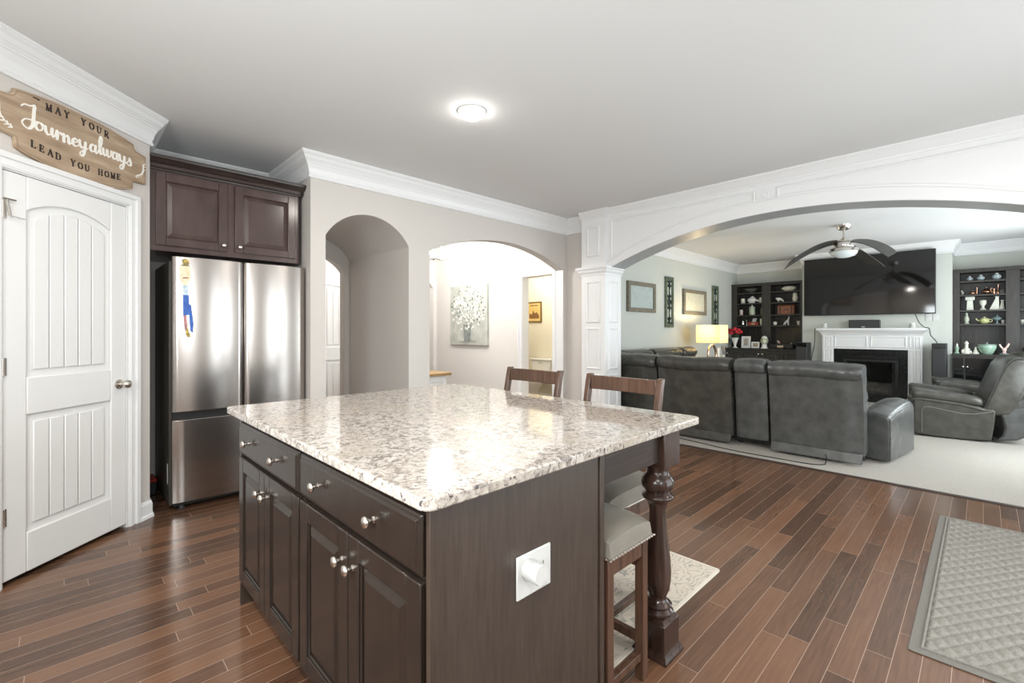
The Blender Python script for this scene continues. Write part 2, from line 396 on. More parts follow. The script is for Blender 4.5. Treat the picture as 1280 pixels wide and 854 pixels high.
# living room
struct('wall_living_left', M().box(5.03, 11.07, 3.9, 4.02, 0, H_), P_LIV)
struct('wall_living_back', M().box(10.95, 11.07, -1.2, 3.9, 0, H_), P_LIV)
struct('wall_chimney', M().box(10.35, 10.95, .357, 2.473, 0, H_), P_LIV)
struct('wall_living_right', holed_wall(M(), 'y', -1.2, -1.06, 5.03, 11.07, 0, H_, [(5.7, 7.5, .3, 2.3), (8.2, 9.8, .3, 2.3)]), P_LIV)
for i, (a, b, za, zb, ax, d) in enumerate(((5.7, 7.5, .3, 2.3, 'y', -1.13), (8.2, 9.8, .3, 2.3, 'y', -1.13), (1.7, 4.1, .02, 2.1, 'y', -1.38), (-.55, .55, 1.05, 2.15, 'y', -1.38), (.1, 1.4, 1.1, 2.15, 'x', -1.23))):
    m = M(); c = (a + b) / 2
    for q in (a + .025, c, b - .025):
        m.box(q - .025, q + .025, d - .03, d + .03, za, zb) if ax == 'y' else m.box(d - .03, d + .03, q - .025, q + .025, za, zb)
    for q in (za + .025, (za + zb) / 2, zb - .025):
        m.box(a + .0501, c - .0251, d - .025, d + .025, q - .025, q + .025) if ax == 'y' else m.box(d - .025, d + .025, a + .0501, c - .0251, q - .025, q + .025)
        m.box(c + .0251, b - .0501, d - .025, d + .025, q - .025, q + .025) if ax == 'y' else m.box(d - .025, d + .025, c + .0251, b - .0501, q - .025, q + .025)
    struct('window_%d' % (i + 1), m, WHITE)

# beam with the wide arch
BY0, BY1 = -.515, 3.175
BX = 4.73
struct('wall_beam', arch_wall(M(), 'x', BX, 5.03, -.885, 3.54, 2.0, H_, [(BY0, BY1, 2.03, 2.388)]), WHITE)
bc = (BY0 + BY1) / 2
def off_arc(d, n=60): return arc_pts(BY0 - d, BY1 + d, 2.03 + d * .18, 2.388 + d, n)
hi = [p for p in off_arc(.125, 80)]
def zarc(y):
    for (y0, z0), (y1, z1) in zip(hi, hi[1:]):
        if y0 <= y <= y1: return z0 + (z1 - z0) * (y - y0) / (y1 - y0)
    return 2.05
m = M()
for ya, yb in ((1.53, 3.13), (BY0 + .02, 1.33)):
    ys = [ya + (yb - ya) * i / 26 for i in range(27)]
    m.mould([(y, zarc(y)) for y in ys] + [(yb, 2.597), (ya, 2.597)], 'x', BX, -1, .028, .012)
m.mould([(y, zarc(y) - .008) for y in [BY0 - .05 + (BY1 - BY0 + .1) * i / 60 for i in range(61)]], 'x', BX, -1, .012, .008, closed=False)
struct('trim_2', m, WHITE)
kb = M().box(BX - .010, BX, 1.35, 1.51, zarc(1.43) + .012, 2.60)
kb.mould([(1.43 + .028 * math.cos(t * PI / 8), 2.552 + .028 * math.sin(t * PI / 8)) for t in range(16)], 'x', BX - .010, -1, .012, .006)
struct('trim_3', kb, WHITE)
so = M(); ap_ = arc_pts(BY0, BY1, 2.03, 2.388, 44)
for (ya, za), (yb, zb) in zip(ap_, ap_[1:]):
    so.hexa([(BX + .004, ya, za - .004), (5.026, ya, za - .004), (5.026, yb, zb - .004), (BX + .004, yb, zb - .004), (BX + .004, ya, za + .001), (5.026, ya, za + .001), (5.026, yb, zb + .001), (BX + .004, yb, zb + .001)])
struct('trim_15', so, mat('shaded_soffit_paint', (.42, .43, .43), .28))  # soffit liner: shade under the arch painted in as a greyer colour
# pilasters under the beam
def pilaster(n, y0, y1):
    m = M().box(4.68, 5.03 if n == 4 else 5.03, y0, y1, .0, 2.0)
    m2 = M()
    for za, zb in ((1.385, 1.875), (.81, 1.30), (.22, .73)):
        m2.mould([(y0 + .085, za), (y1 - .085, za), (y1 - .085, zb), (y0 + .085, zb)], 'x', 4.68, -1, .026, .012)
        yy = y0 if n == 4 else y1
        m2.mould([(4.68 + .085, za), (5.03 - .085, za), (5.03 - .085, zb), (4.68 + .085, zb)], 'y', yy, -1 if n == 4 else 1, .026, .012)
    cap = [(0, 1.955), (.010, 1.957), (.012, 1.975), (.022, 1.985), (.036, 2.005), (.036, 2.018), (.050, 2.026), (.056, 2.045), (.056, 2.06), (0, 2.06)]
    pth = [(5.03, y1), (4.68, y1), (4.68, y0), (5.03, y0)][::-1]
    m2.sweep([(5.03, y0), (4.68, y0), (4.68, y1), (5.03, y1)], [(-o, z) for o, z in cap])
    m2.sweep([(5.03, y0), (4.68, y0), (4.68, y1), (5.03, y1)], [(-o, z) for o, z in ((0, 0), (.018, 0), (.018, .11), (.008, .135), (0, .135))])
    # frieze block above the capital
    ya, yb = y0 + .0, y1
    m.box(4.68, BX, ya, yb, 2.0, H_)
    m2.mould([(ya + .095, 2.20), (yb - .095, 2.20), (yb - .095, 2.545), (ya + .095, 2.545)], 'x', 4.68, -1, .026, .012)
    struct('trim_%d' % n, m, WHITE, bev=.003); struct('trim_%d' % n, m2, WHITE)
pilaster(4, 3.188, 3.54); pilaster(5, -.885, -.533)

# crowns
CP = [(0, -.195), (.016, -.195), (.021, -.186), (.021, -.178), (.013, -.170), (.013, -.164), (.017, -.158), (.026, -.120), (.044, -.085), (.050, -.082), (.052, -.074), (.060, -.068), (.060, -.062), (.068, -.056), (.080, -.034), (.094, -.022), (.094, -.016), (.10, -.012), (.10, 0), (0, 0)]
CPz = [(o, H_ + z) for o, z in CP]
struct('trim_6', M().sweep([pw(-1.30), (.4262, 4.0042), (.4262, 4.75), (1.469, 4.75), (1.469, 3.9), (4.83, 3.9), (4.83, 3.54)], CPz), WHITE)
SC = [(0, H_ - .09), (.010, H_ - .09), (.014, H_ - .078), (.024, H_ - .066), (.050, H_ - .034), (.062, H_ - .024), (.066, H_ - .018), (.072, H_ - .014), (.072, H_), (0, H_)]
struct('trim_7', M().sweep([(4.68, 3.54), (4.68, 3.188), (BX, 3.188), (BX, -.533), (4.68, -.533), (4.68, -.885)], SC), WHITE)
struct('trim_8', M().sweep([(5.03, 3.9), (10.95, 3.9), (10.95, 2.473), (10.35, 2.473), (10.35, .357), (10.95, .357), (10.95, -1.06), (5.03, -1.06)], CPz), WHITE)
struct('trim_9', M().sweep([(2.62, 5.32), (2.62, 4.03), (4.757, 4.03), (4.757, 6.8), (1.42, 6.8), (1.42, 5.32)][::-1], [(o, z) for o, z in CPz]).sweep([(3.32, 7.62), (6.4, 7.62)], CPz), WHITE)

# baseboards
BB = [(0, 0), (.024, 0), (.022, .018), (.015, .026), (.015, .092), (.011, .104), (.006, .112), (0, .114)]
struct('baseboard_pantry', M().sweep([pw(.800), (.4262, 4.0042), (.4262, 4.75), (1.469, 4.75), (1.469, 3.9), (X_P0, 3.9)], BB), WHITE)
struct('baseboard_arches', M().sweep([(X_P1, 3.9), (2.645, 3.9)], BB).sweep([(4.757, 3.9), (4.83, 3.9), (4.83, 3.545)], BB), WHITE)
struct('baseboard_living', M().sweep([(5.03, 3.9), (10.2, 3.9)], BB).sweep([(10.35, 2.47), (10.35, .36)], BB), WHITE)
struct('baseboard_hall', M().sweep([(4.757, 4.75), (4.757, 6.8), (4.69, 6.8)][::-1], [(o, z) for o, z in BB]).sweep([(6.35, 6.0), (6.35, 4.1)], BB), WHITE)

# doors: local frame x along the door, front at y=0 looking to -y
def panel_door(n, loc, rot, wd=.707, ht=2.052, knob_side=1, detail=True, gap=.026, label=None):
    d = structroot('door_%d' % n, loc, rot)
    mg = .112; pb = (.205, .815); pt = (1.01, 1.875, 1.942)
    pb = tuple(z * ht / 2.052 for z in pb); pt = tuple(z * ht / 2.052 for z in pt)
    t = .014
    m = M().box(0, wd, t, .036, gap, gap + ht)
    m.box(0, mg, 0, t, gap, gap + ht).box(wd - mg, wd, 0, t, gap, gap + ht)
    m.box(mg, wd - mg, 0, t, gap, gap + pb[0]).box(mg, wd - mg, 0, t, gap + pb[1], gap + pt[0])
    ap = [(x, z + gap) for x, z in arc_pts(mg, wd - mg, pt[1], pt[2], 20)]
    m.prism([(mg, gap + ht)] + ap + [(wd - mg, gap + ht)], 'y', 0, t)
    slab = struct('slab', m, DOORW, d, bev=.006, seg=3)
    m = M(); i = .038
    x0, x1 = mg + i, wd - mg - i; n_ = 5; pwid = (x1 - x0) / n_
    top = arc_pts(mg + i, wd - mg - i, pt[1] - i, pt[2] - i, 40)
    def ztop(x):
        for (a, za), (b, zb) in zip(top, top[1:]):
            if a - 1e-6 <= x <= b + 1e-6: return za + (zb - za) * (x - a) / (b - a)
        return top[-1][1]
    for k in range(n_):
        a, b = x0 + k * pwid + (.0028 if k else 0), x0 + (k + 1) * pwid - (.0028 if k < n_ - 1 else 0)
        m.box(a, b, .006, t, gap + pb[0] + i, gap + pb[1] - i)
        xs = [a + (b - a) * q / 5 for q in range(6)]
        m.prism([(a, gap + pt[0] + i), (b, gap + pt[0] + i)] + [(x, gap + ztop(x)) for x in xs[::-1]], 'y', .006, t)
    struct('panel', m, DOORW, d, bev=.004, seg=2)
    kx = wd - .058 if knob_side > 0 else .058
    kz = .938
    k = M().lathe([(.030, 0), (.030, -.006), (.012, -.010), (.010, -.035), (.022, -.042), (.027, -.054), (.024, -.066), (.012, -.072), (.001, -.073)], (kx, 0, kz), 20, axis='y')
    struct('knob', k, NICK if detail else BRONZE, d, smooth=True)
    if detail:
        hx = -.004
        for hz in (.346, 1.098, 1.882):
            h = struct('hinge', M().lathe([(.007, -.045), (.007, .045)], (hx, -.006, hz), 10).box(hx, hx + .020, -.003, 0, hz - .044, hz + .044), NICK, d)
            if hz > 1.8:
                struct('door_stop', M().tube([(hx, -.012, hz + .052), (hx + .05, -.016, hz + .052)], .005, 8).tube([(hx + .012, -.012, hz + .048), (hx + .02, -.02, hz - .03)], .006, 8).tube([(hx + .03, -.02, hz - .03), (hx + .085, -.026, hz - .036)], .0025, 6), NICK, h)
    return d
panel_door(1, (PO[0] + PT.x * .010, PO[1] + PT.y * .010, 0), PA)
def casing(m, x0, x1, z1, wd=.078, y=0.0):
    """door casing in the local door frame, protruding to -y"""
    for k, (a, b, p) in enumerate(((0, 1.0, .012), (.10, .32, .016), (.62, 1.0, .022))):
        m.box(x1 + wd * a, x1 + wd * b, y - p, y, 0, z1 + wd * b)
        m.box(x0 - wd * b, x0 - wd * a, y - p, y, 0, z1 + wd * b)
        m.box(x0 - wd * a, x1 + wd * a, y - p, y, z1 + wd * a, z1 + wd * b)
    return m
tr = structroot('trim_10', PO, PA)
m = casing(M(), .001, .726, 2.088, .078, -.0005)
m.box(.719, .7265, -.0005, .10, 0, 2.09).box(.0, .005, -.0005, .10, 0, 2.09).box(.0, .7265, -.0005, .10, 2.081, 2.0945)
struct('casing', m, WHITE, tr, bev=.003)
# dark gap under the pantry door is the pantry floor itself: close the pantry behind it
struct('wall_pantry_inside', M().box(-1.16, .306, 4.75, 4.87, 0, H_).box(-1.30, -1.16, 2.6, 4.87, 0, H_), P_WALL)

panel_door(2, (2.46, 6.762, 0), 0, .74, 2.03, 1, detail=False)
panel_door(3, (5.10, 7.58, 0), 0, .74, 2.03, -1, detail=False)
struct('trim_11', casing(M(), 2.455, 3.205, 2.045, .078, 6.799), WHITE)
struct('trim_12', casing(M(), 5.095, 5.845, 2.045, .078, 7.619), WHITE)
# powder room doorway casing on the hall wall (faces -X)
m = M()
for a, b, p in ((0, 1., .012), (.1, .32, .016), (.62, 1., .022)):
    wd = .085
    m.box(4.757 - p, 4.7572, 4.66 + wd * a, 4.66 + wd * b, 0, 2.045 + wd * b)
    m.box(4.757 - p, 4.7572, 4.032, 4.66 + wd * a, 2.045 + wd * a, 2.045 + wd * b)
m.box(4.745, 4.7572, 4.031, 4.085, 0, 2.045)
m.box(4.757, 4.885, 4.655, 4.6605, 0, 2.045).box(4.757, 4.885, 4.084, 4.09, 0, 2.045).box(4.757, 4.885, 4.085, 4.66, 2.04, 2.046)
struct('trim_13', m, WHITE, bev=.003)
# white jamb lining of the wide arch, right side
struct('trim_14', M().box(4.752, 4.7575, 3.9, 4.031, 0, 2.08), WHITE)

# ------------------------------------------------------------------ wooden sign over the pantry door
sg = thing('wall_sign', 'scalloped brown wooden sign reading MAY YOUR Journey always LEAD YOU HOME', 'sign', PO, PA, local=True)
cu = .3985
half = [(.0, 2.531), (.10, 2.5305), (.18, 2.525), (.26, 2.514), (.33, 2.503), (.3515, 2.498), (.356, 2.476), (.372, 2.462), (.40, 2.456), (.449, 2.450)]
halfb = [(.449, 2.262), (.40, 2.258), (.352, 2.254), (.347, 2.232), (.345, 2.204), (.30, 2.186), (.2, 2.166), (.1, 2.155), (0, 2.151)]
right = [(cu + a, z) for a, z in half + halfb]
left = [(cu - a, z) for a, z in (half + halfb)[::-1]][1:-1]
outl = right + left
sb = M().prism(outl, 'y', -.019, -.001).obj('board', SIGNW, sg, bev=.002)
m = M(); c0 = (cu, 2.341)
ins = [(c0[0] + (x - c0[0]) * (1 - .012 / .45), c0[1] + (z - c0[1]) * (1 - .011 / .18)) for x, z in outl]
m.mould(ins, 'y', -.0188, -1, .0022, .0006)
m.obj('border_line', SIGNE, sb)
RB = [0]
def ribbon(m, pts, hw, y0=-.0215, y1=-.018):
    """flat painted stroke in the x-z plane with rounded joints"""
    P = [Vector((p[0], p[1])) for p in pts]
    for a, b in zip(P, P[1:]):
        d = b - a
        if d.length < 1e-6: continue
        n = Vector((-d.y, d.x)).normalized() * hw
        RB[0] = (RB[0] + 1) % 97
        m.prism([a + n, b + n, b - n, a - n], 'y', y0 - RB[0] * 1.1e-5, y1)
    for p in P:
        RB[0] = (RB[0] + 1) % 97
        m.prism([(p.x + hw * math.cos(t * PI / 4), p.y + hw * math.sin(t * PI / 4)) for t in range(8)], 'y', y0 - RB[0] * 1.1e-5, y1)
T, t_ = .095, .040
GL = {  # serif capitals: (points, half width)
 'M': [([(.12, 0), (.12, 1)], t_), ([(.12, 1), (.47, .05)], T), ([(.47, .05), (.83, 1)], t_), ([(.83, 1), (.83, 0)], T), ([(0, 0), (.25, 0)], t_), ([(.68, 0), (.98, 0)], t_), ([(.0, 1), (.15, 1)], t_), ([(.83, 1), (.98, 1)], t_)],
 'A': [([(.1, 0), (.47, 1)], t_), ([(.47, 1), (.85, 0)], T), ([(.25, .36), (.68, .36)], t_), ([(0, 0), (.25, 0)], t_), ([(.68, 0), (1, 0)], t_)],
 'Y': [([(.12, 1), (.46, .45)], T), ([(.82, 1), (.46, .45)], t_), ([(.46, .45), (.46, 0)], T), ([(.3, 0), (.62, 0)], t_), ([(0, 1), (.27, 1)], t_), ([(.68, 1), (.95, 1)], t_)],
 'O': [([(.5 + .42 * math.cos(a * PI / 8), .5 + .5 * math.sin(a * PI / 8)) for a in range(-3, 4)], T * .9), ([(.5 + .42 * math.cos(a * PI / 8), .5 + .5 * math.sin(a * PI / 8)) for a in range(5, 12)], T * .9), ([(.5 + .42 * math.cos(a * PI / 8), .5 + .5 * math.sin(a * PI / 8)) for a in range(3, 6)], t_), ([(.5 + .42 * math.cos(a * PI / 8), .5 + .5 * math.sin(a * PI / 8)) for a in range(11, 14)], t_)],
 'U': [([(.15, 1), (.15, .35), (.22, .1), (.45, .0)], T * .9), ([(.45, 0), (.7, .1), (.78, .35), (.78, 1)], t_), ([(0, 1), (.32, 1)], t_), ([(.66, 1), (.92, 1)], t_)],
 'R': [([(.18, 0), (.18, 1)], T), ([(.18, 1), (.55, 1), (.74, .88), (.74, .65), (.55, .52), (.18, .52)], t_ * 1.4), ([(.42, .5), (.85, 0)], T), ([(.03, 0), (.34, 0)], t_), ([(.03, 1), (.2, 1)], t_), ([(.8, 0), (.98, 0)], t_)],
 'L': [([(.18, 0), (.18, 1)], T), ([(.03, 1), (.34, 1)], t_), ([(.03, 0), (.75, 0), (.78, .22)], t_)],
 'E': [([(.18, 0), (.18, 1)], T), ([(.03, 1), (.7, 1), (.72, .8)], t_), ([(.03, 0), (.74, 0), (.77, .22)], t_), ([(.18, .52), (.55, .52)], t_), ([(.55, .62), (.55, .42)], t_)],
 'D': [([(.18, 0), (.18, 1)], T), ([(.03, 1), (.5, 1), (.8, .82)], t_), ([(.8, .82), (.88, .5), (.8, .18)], T), ([(.8, .18), (.5, 0), (.03, 0)], t_)],
 'H': [([(.17, 0), (.17, 1)], T), ([(.8, 0), (.8, 1)], T), ([(.17, .5), (.8, .5)], t_)] + [([(x, z), (x + .3, z)], t_) for x in (.02, .65) for z in (0, 1)],
}
def caps(txt, u0, step, h, zf, name):
    m = M(); wch = h * .88
    for i, ch in enumerate(txt):
        if ch == ' ': continue
        uc = u0 + i * step; zb = zf(uc); sl = (zf(uc + .01) - zf(uc - .01)) / .02
        for pts, hw in GL[ch]:
            ribbon(m, [(uc + (x - .47) * wch, zb + z * h + (x - .47) * wch * sl) for x, z in pts], hw * h)
    return m.obj(name, INK, sg) if len(m.b.verts) else None
zt_ = lambda u: 2.471 - .32 * (u - .39) ** 2
caps('MAY', .212, .0487, .036, zt_, 'lettering'); caps('YOUR', .212 + 4 * .0487, .0487, .036, zt_, 'lettering')
zl_ = lambda u: 2.212 + .32 * (u - .395) ** 2
for i_, w_ in ((0, 'LEAD'), (5, 'YOU'), (9, 'HOME')): caps(w_, .136 + i_ * .0418, .0418, .034, zl_, 'lettering')
CUR = {
 'J': ([(-.25, 2.0), (.05, 2.35), (.55, 2.42), (.95, 2.62), (.92, 1.9), (.86, .8), (.72, .0), (.40, -.38), (.0, -.25), (-.18, .15), (.1, .62), (.6, .78), (1.05, .82)], 1.02),
 'o': ([(.62, .95), (.25, .92), (.05, .5), (.22, .06), (.58, .1), (.74, .55), (.55, .95), (.8, .82), (1.0, .9)], 1.0),
 'u': ([(.0, .9), (.06, .35), (.28, .03), (.55, .3), (.68, .95), (.66, .35), (.82, .04), (1.0, .3)], 1.0),
 'r': ([(0, .3), (.14, 1.0), (.24, .8), (.2, .05), (.24, .55), (.5, .95), (.72, .78), (.8, .9)], .8),
 'n': ([(0, .9), (.1, .9), (.12, .04), (.18, .55), (.46, .97), (.64, .7), (.64, .15), (.8, .05), (1, .4)], 1.0),
 'e': ([(.0, .4), (.5, .6), (.58, .88), (.36, 1.0), (.1, .65), (.14, .2), (.42, .02), (.85, .4)], .85),
 'y': ([(0, .95), (.05, .45), (.28, .1), (.56, .4), (.7, .95), (.62, -.1), (.42, -.85), (.15, -1.0), (.08, -.65), (.45, -.2), (1.0, .3)], 1.0),
 'a': ([(.66, .9), (.32, 1.0), (.06, .6), (.12, .12), (.38, .04), (.62, .5), (.7, .98), (.66, .3), (.84, .03), (1, .3)], 1.0),
 'l': ([(0, .3), (.4, 1.3), (.52, 2.2), (.36, 2.45), (.22, 1.9), (.22, .5), (.36, .04), (.62, .3)], .62),
 'w': ([(0, .9), (.05, .35), (.25, .04), (.48, .4), (.54, .9), (.56, .3), (.78, .04), (1.02, .45), (1.06, .98), (1.25, .8)], 1.2),
 's': ([(0, .2), (.34, .75), (.42, 1.05), (.58, .6), (.62, .2), (.36, .0), (.1, .15)], .7),
}
P_HW = .0034
m = M(); u = .090; sx, sz = .0515, .0430
for ch in 'Journey always':
    if ch == ' ': u += .012; continue
    pts, adv = CUR[ch]
    cv = crv(pts, 5)
    P = [(u + p.x * sx, 2.338 + p.y * sz - .010 * math.sin((u - .1) * 9)) for p in cv]
    n = len(P)
    for i in range(n - 1):
        dz = P[i + 1][1] - P[i][1]; ln = math.hypot(P[i + 1][0] - P[i][0], dz) + 1e-9
        ribbon(m, [P[i], P[i + 1]], P_HW + .0046 * max(0, -dz / ln))
    u += adv * sx
m.obj('script_lettering', WPAINT, sg)
for sgn, ux in ((1, .795), (-1, .005)):
    m = M()
    stem = [(ux + sgn * .025, 2.385), (ux + sgn * .022, 2.345), (ux + sgn * .004, 2.315), (ux - sgn * .03, 2.295)]
    ribbon(m, crv(stem, 4), .0011)
    for k, (x, z) in enumerate([(p.x, p.y) for p in crv(stem, 2)]):
        for q in (1, -1):
            ribbon(m, [(x, z), (x + .012 * sgn + q * .004, z + .010 * q + .004)], .0026)
    m.obj('leaf_sprig', WPAINT, sg)
m = M()
for k in range(5): ribbon(m, [(.135 + .006 * k, 2.494 + .002 * math.sin(k)), (.139 + .006 * k, 2.497)], .0022)
m.obj('ornament', INK, sg)

# ------------------------------------------------------------------ refrigerator
FX0, FX1, FY = .548, 1.452, 3.965
fr = thing('refrigerator', 'stainless steel french-door refrigerator with a freezer drawer in the alcove', 'refrigerator', ((FX0 + FX1) / 2, 4.35, 0))
M().box(FX0 - .012, FX1 + .005, FY + .07, FY + .745, .03, 1.775).obj('body', FSIDE, fr, bev=.006)
def bow_door(x0, x1, z0, z1, bul, name, left_edge=0):
    m = M(); n = 24; pts = []
    for i in range(n + 1):
        s = i / n
        x = x0 + (x1 - x0) * s
        pts.append((x, FY + .02 - bul * (1 - (2 * s - 1) ** 2) - .012 * min(1, min(s, 1 - s) / .03)))
    m.prism(pts + [(x1, FY + .062), (x0, FY + .062)], 'z', z0, z1)
    return m.obj(name, STEEL, fr, bev=.004, seg=3, smooth=True)
xm = .995
bow_door(FX0, xm - .004, .700, 1.803, .026, 'door'); bow_door(xm + .004, FX1, .700, 1.803, .026, 'door')
bow_door(FX0, FX1, .055, .642, .012, 'freezer_drawer')
M().box(FX0 + .004, FX1 - .004, FY + .03, FY + .07, .642, .700).box(xm - .004, xm + .004, FY + .03, FY + .07, .70, 1.795).obj('gasket', BLACK, fr)
M().box(FX0 + .01, FX1 - .01, FY + .035, FY + .08, .03, .055).obj('kick_grille', BLACK, fr)
for x in (FX0 + .06, FX1 - .06): M().lathe([(.024, 0), (.026, .008), (.018, .014), (.012, .035)], (x, FY + .055, 0), 14).obj('foot', DGREY, fr, smooth=True)
for x in (FX0 + .05, FX1 - .05): M().box(x - .035, x + .035, FY + .03, FY + .13, 1.775, 1.806).obj('hinge_cover', DGREY, fr, bev=.006)
M().box(FX0 - .0135, FX0 - .0115, FY + .11, FY + .145, .18, .32).obj('rating_label', PLATE, fr, label='white sticker on the side')

# lanyard hanging on the left door
ln = thing('lanyard', 'colourful blue lanyard with a badge hanging on the left refrigerator door', 'lanyard', (.615, 3.95, 1.55))
BLU = mat('lanyard_blue', (.025, .07, .36), .5, col2=(.05, .18, .55), vscale=30)
BDG = mat('lanyard_badge', (.72, .58, .32), .5, col2=(.85, .80, .66), vscale=34, detail=2)
DRK = mat('lanyard_dark', (.03, .03, .06), .5, col2=(.75, .55, .08), vscale=55, detail=2)
PNK = mat('lanyard_pink', (.62, .28, .25), .5, col2=(.2, .1, .14), vscale=50)
def fy(x):
    s = (x - FX0) / (xm - .004 - FX0); return FY + .02 - .026 * (1 - (2 * s - 1) ** 2) - .012
def patch(poly, mt, name, d=.004, par=ln, off=0.0005):
    yb = min(fy(p[0]) for p in poly) - off
    return M().prism(poly, 'y', yb - d, yb).obj(name, mt, par, bev=.001)
patch([(.600, 1.777), (.617, 1.787), (.640, 1.775), (.643, 1.752), (.630, 1.742), (.606, 1.745)], DRK, 'magnet_clip', .010)
bd = patch([(.588, 1.735), (.600, 1.742), (.640, 1.742), (.651, 1.730), (.651, 1.66), (.645, 1.625), (.628, 1.598), (.612, 1.598), (.598, 1.62), (.588, 1.66)], BDG, 'badge', .004)
patch([(.606, 1.655), (.635, 1.657), (.640, 1.650), (.604, 1.646)], REDL, 'badge_print', .0012, bd, .005)
patch([(.595, 1.742), (.645, 1.742), (.643, 1.737), (.597, 1.737)], INK, 'badge_print', .0012, bd, .005)
patch([(.607, 1.598), (.637, 1.598), (.639, 1.53), (.610, 1.53)], mat('lanyard_sky', (.25, .42, .62), .5, col2=(.8, .85, .8), vscale=40), 'neck_tab', .005)
st = patch([(.606, 1.535), (.641, 1.532), (.645, 1.39), (.608, 1.385)], BLU, 'strap', .0035)
patch([(.609, 1.392), (.627, 1.392), (.634, 1.30), (.639, 1.255), (.626, 1.262), (.616, 1.29)], PNK, 'strap', .0030)
patch([(.638, 1.47), (.654, 1.46), (.668, 1.33), (.664, 1.262), (.650, 1.275), (.645, 1.34)], BLU, 'strap', .0045)
patch([(.627, 1.30), (.633, 1.30), (.652, 1.235), (.637, 1.228), (.622, 1.25)], DRK, 'strap_end', .0035)

# red lidded box on the alcove floor
rb = thing('storage_box', 'small black box with a red lid on the floor beside the refrigerator', 'box', (.475, 4.56, 0))
M().hexa([(.436, 4.50, 0), (.520, 4.50, 0), (.520, 4.66, 0), (.436, 4.66, 0), (.432, 4.495, .10), (.522, 4.495, .10), (.522, 4.665, .10), (.432, 4.665, .10)]).obj('box_body', BLACK, rb, bev=.006)
M().box(.430, .524, 4.49, 4.668, .10, .128).obj('lid', mat('red_plastic', (.42, .02, .015), .35), rb, bev=.008)
M().box(.452, .47, 4.482, 4.490, .07, .122).obj('latch', PLATE, rb, bev=.002)

# ------------------------------------------------------------------ cabinet over the refrigerator
def raised_panel_door(parent, axis, plane, u0, u1, z0, z1, out, mt, name='door', rail=.062, th=.019, knob=None, knobs_mt=NICK, arch=False):
    """raised-panel cabinet door; axis 'y': u is x and the face looks along out*y"""
    m = M(); f = plane + out * th
    def bx(a, b, za, zb, d0, d1):
        lo, hi_ = min(plane + out * d0, plane + out * d1), max(plane + out * d0, plane + out * d1)
        m.box(a, b, lo, hi_, za, zb) if axis == 'y' else m.box(lo, hi_, a, b, za, zb)
    bx(u0, u0 + rail, z0, z1, 0, th); bx(u1 - rail, u1, z0, z1, 0, th)
    bx(u0 + rail, u1 - rail, z0, z0 + rail, 0, th); bx(u0 + rail, u1 - rail, z1 - rail, z1, 0, th)
    d = m.obj(name, mt, parent, bev=.0035, seg=2)
    m = M()
    # sloped raised field
    g = .007; s = .030
    a0, a1, c0_, c1 = u0 + rail - .002, u1 - rail + .002, z0 + rail - .002, z1 - rail + .002
    def P(u, z, dpt):
        return (u, plane + out * dpt, z) if axis == 'y' else (plane + out * dpt, u, z)
    i0 = g; i1 = g + s
    ring0 = [P(a0, c0_, .001), P(a1, c0_, .001), P(a1, c1, .001), P(a0, c1, .001)]
    ring1 = [P(a0, c0_, .006), P(a1, c0_, .006), P(a1, c1, .006), P(a0, c1, .006)]
    ring2 = [P(a0 + i0, c0_ + i0, .006), P(a1 - i0, c0_ + i0, .006), P(a1 - i0, c1 - i0, .006), P(a0 + i0, c1 - i0, .006)]
    ring3 = [P(a0 + i1, c0_ + i1, .016), P(a1 - i1, c0_ + i1, .016), P(a1 - i1, c1 - i1, .016), P(a0 + i1, c1 - i1, .016)]
    rs = [[m.b.verts.new(p) for p in r] for r in (ring0, ring1, ring2, ring3)]
    for A, B in zip(rs, rs[1:]):
        for i in range(4): m.b.faces.new([A[i], A[(i + 1) % 4], B[(i + 1) % 4], B[i]])
    m.b.faces.new(rs[-1]); m.b.faces.new(rs[0][::-1])
    # inner bead
    m2 = [(a0 + .004, c0_ + .004), (a1 - .004, c0_ + .004), (a1 - .004, c1 - .004), (a0 + .004, c1 - .004)]
    m.mould(m2, axis, plane + out * .006, out, .010, .008)
    m.obj('panel', mt, d)
    if knob: cab_knob(d, axis, plane + out * th, knob[0], knob[1], out)
    return d
def cab_knob(parent, axis, plane, u, z, out, mt=None):
    pr = [(.009, 0), (.009, .002), (.0058, .004), (.005, .013), (.0075, .016), (.0150, .020), (.0162, .024), (.0145, .029), (.008, .0325), (.001, .0335)]
    pr = [(r, h * out) for r, h in pr]
    m = M().lathe(pr, (u, plane, z) if axis == 'y' else (plane, u, z), 18, axis=axis)
    return m.obj('knob', mt or NICK, parent, smooth=True, label='round satin nickel knob')
UC = thing('wall_cabinet', 'dark cherry wall cabinet with two raised-panel doors above the refrigerator', 'cabinet', (.93, 4.4, 1.84))
YC = 4.05
M().box(.43, 1.432, YC, 4.748, 1.842, 2.42).obj('carcass', CHERRY, UC, bev=.002)
raised_panel_door(UC, 'y', YC, .462, .900, 1.880, 2.392, -1, CHERRY, knob=(.872, 1.922), rail=.058)
raised_panel_door(UC, 'y', YC, .950, 1.395, 1.880, 2.392, -1, CHERRY, knob=(.980, 1.922), rail=.058)
m = M().sweep([(.43, YC), (1.432, YC), (1.432, 4.748)], [(0, 2.405), (.010, 2.407), (.014, 2.418), (.022, 2.424), (.022, 2.448), (.032, 2.456), (.050, 2.476), (.058, 2.482), (.062, 2.494), (.062, 2.502), (0, 2.502)])
cc = m.obj('crown_moulding', wood_mat('cabinet_crown_wood', (.020, .014, .012), (.045, .032, .028), .25, 'x'), UC)
m = M()
for k in range(62):
    x = .442 + k * .0158
    m.box(x, x + .009, YC - .0262, YC - .0215, 2.428, 2.444)
m.obj('rope_trim', CHERRY, cc)

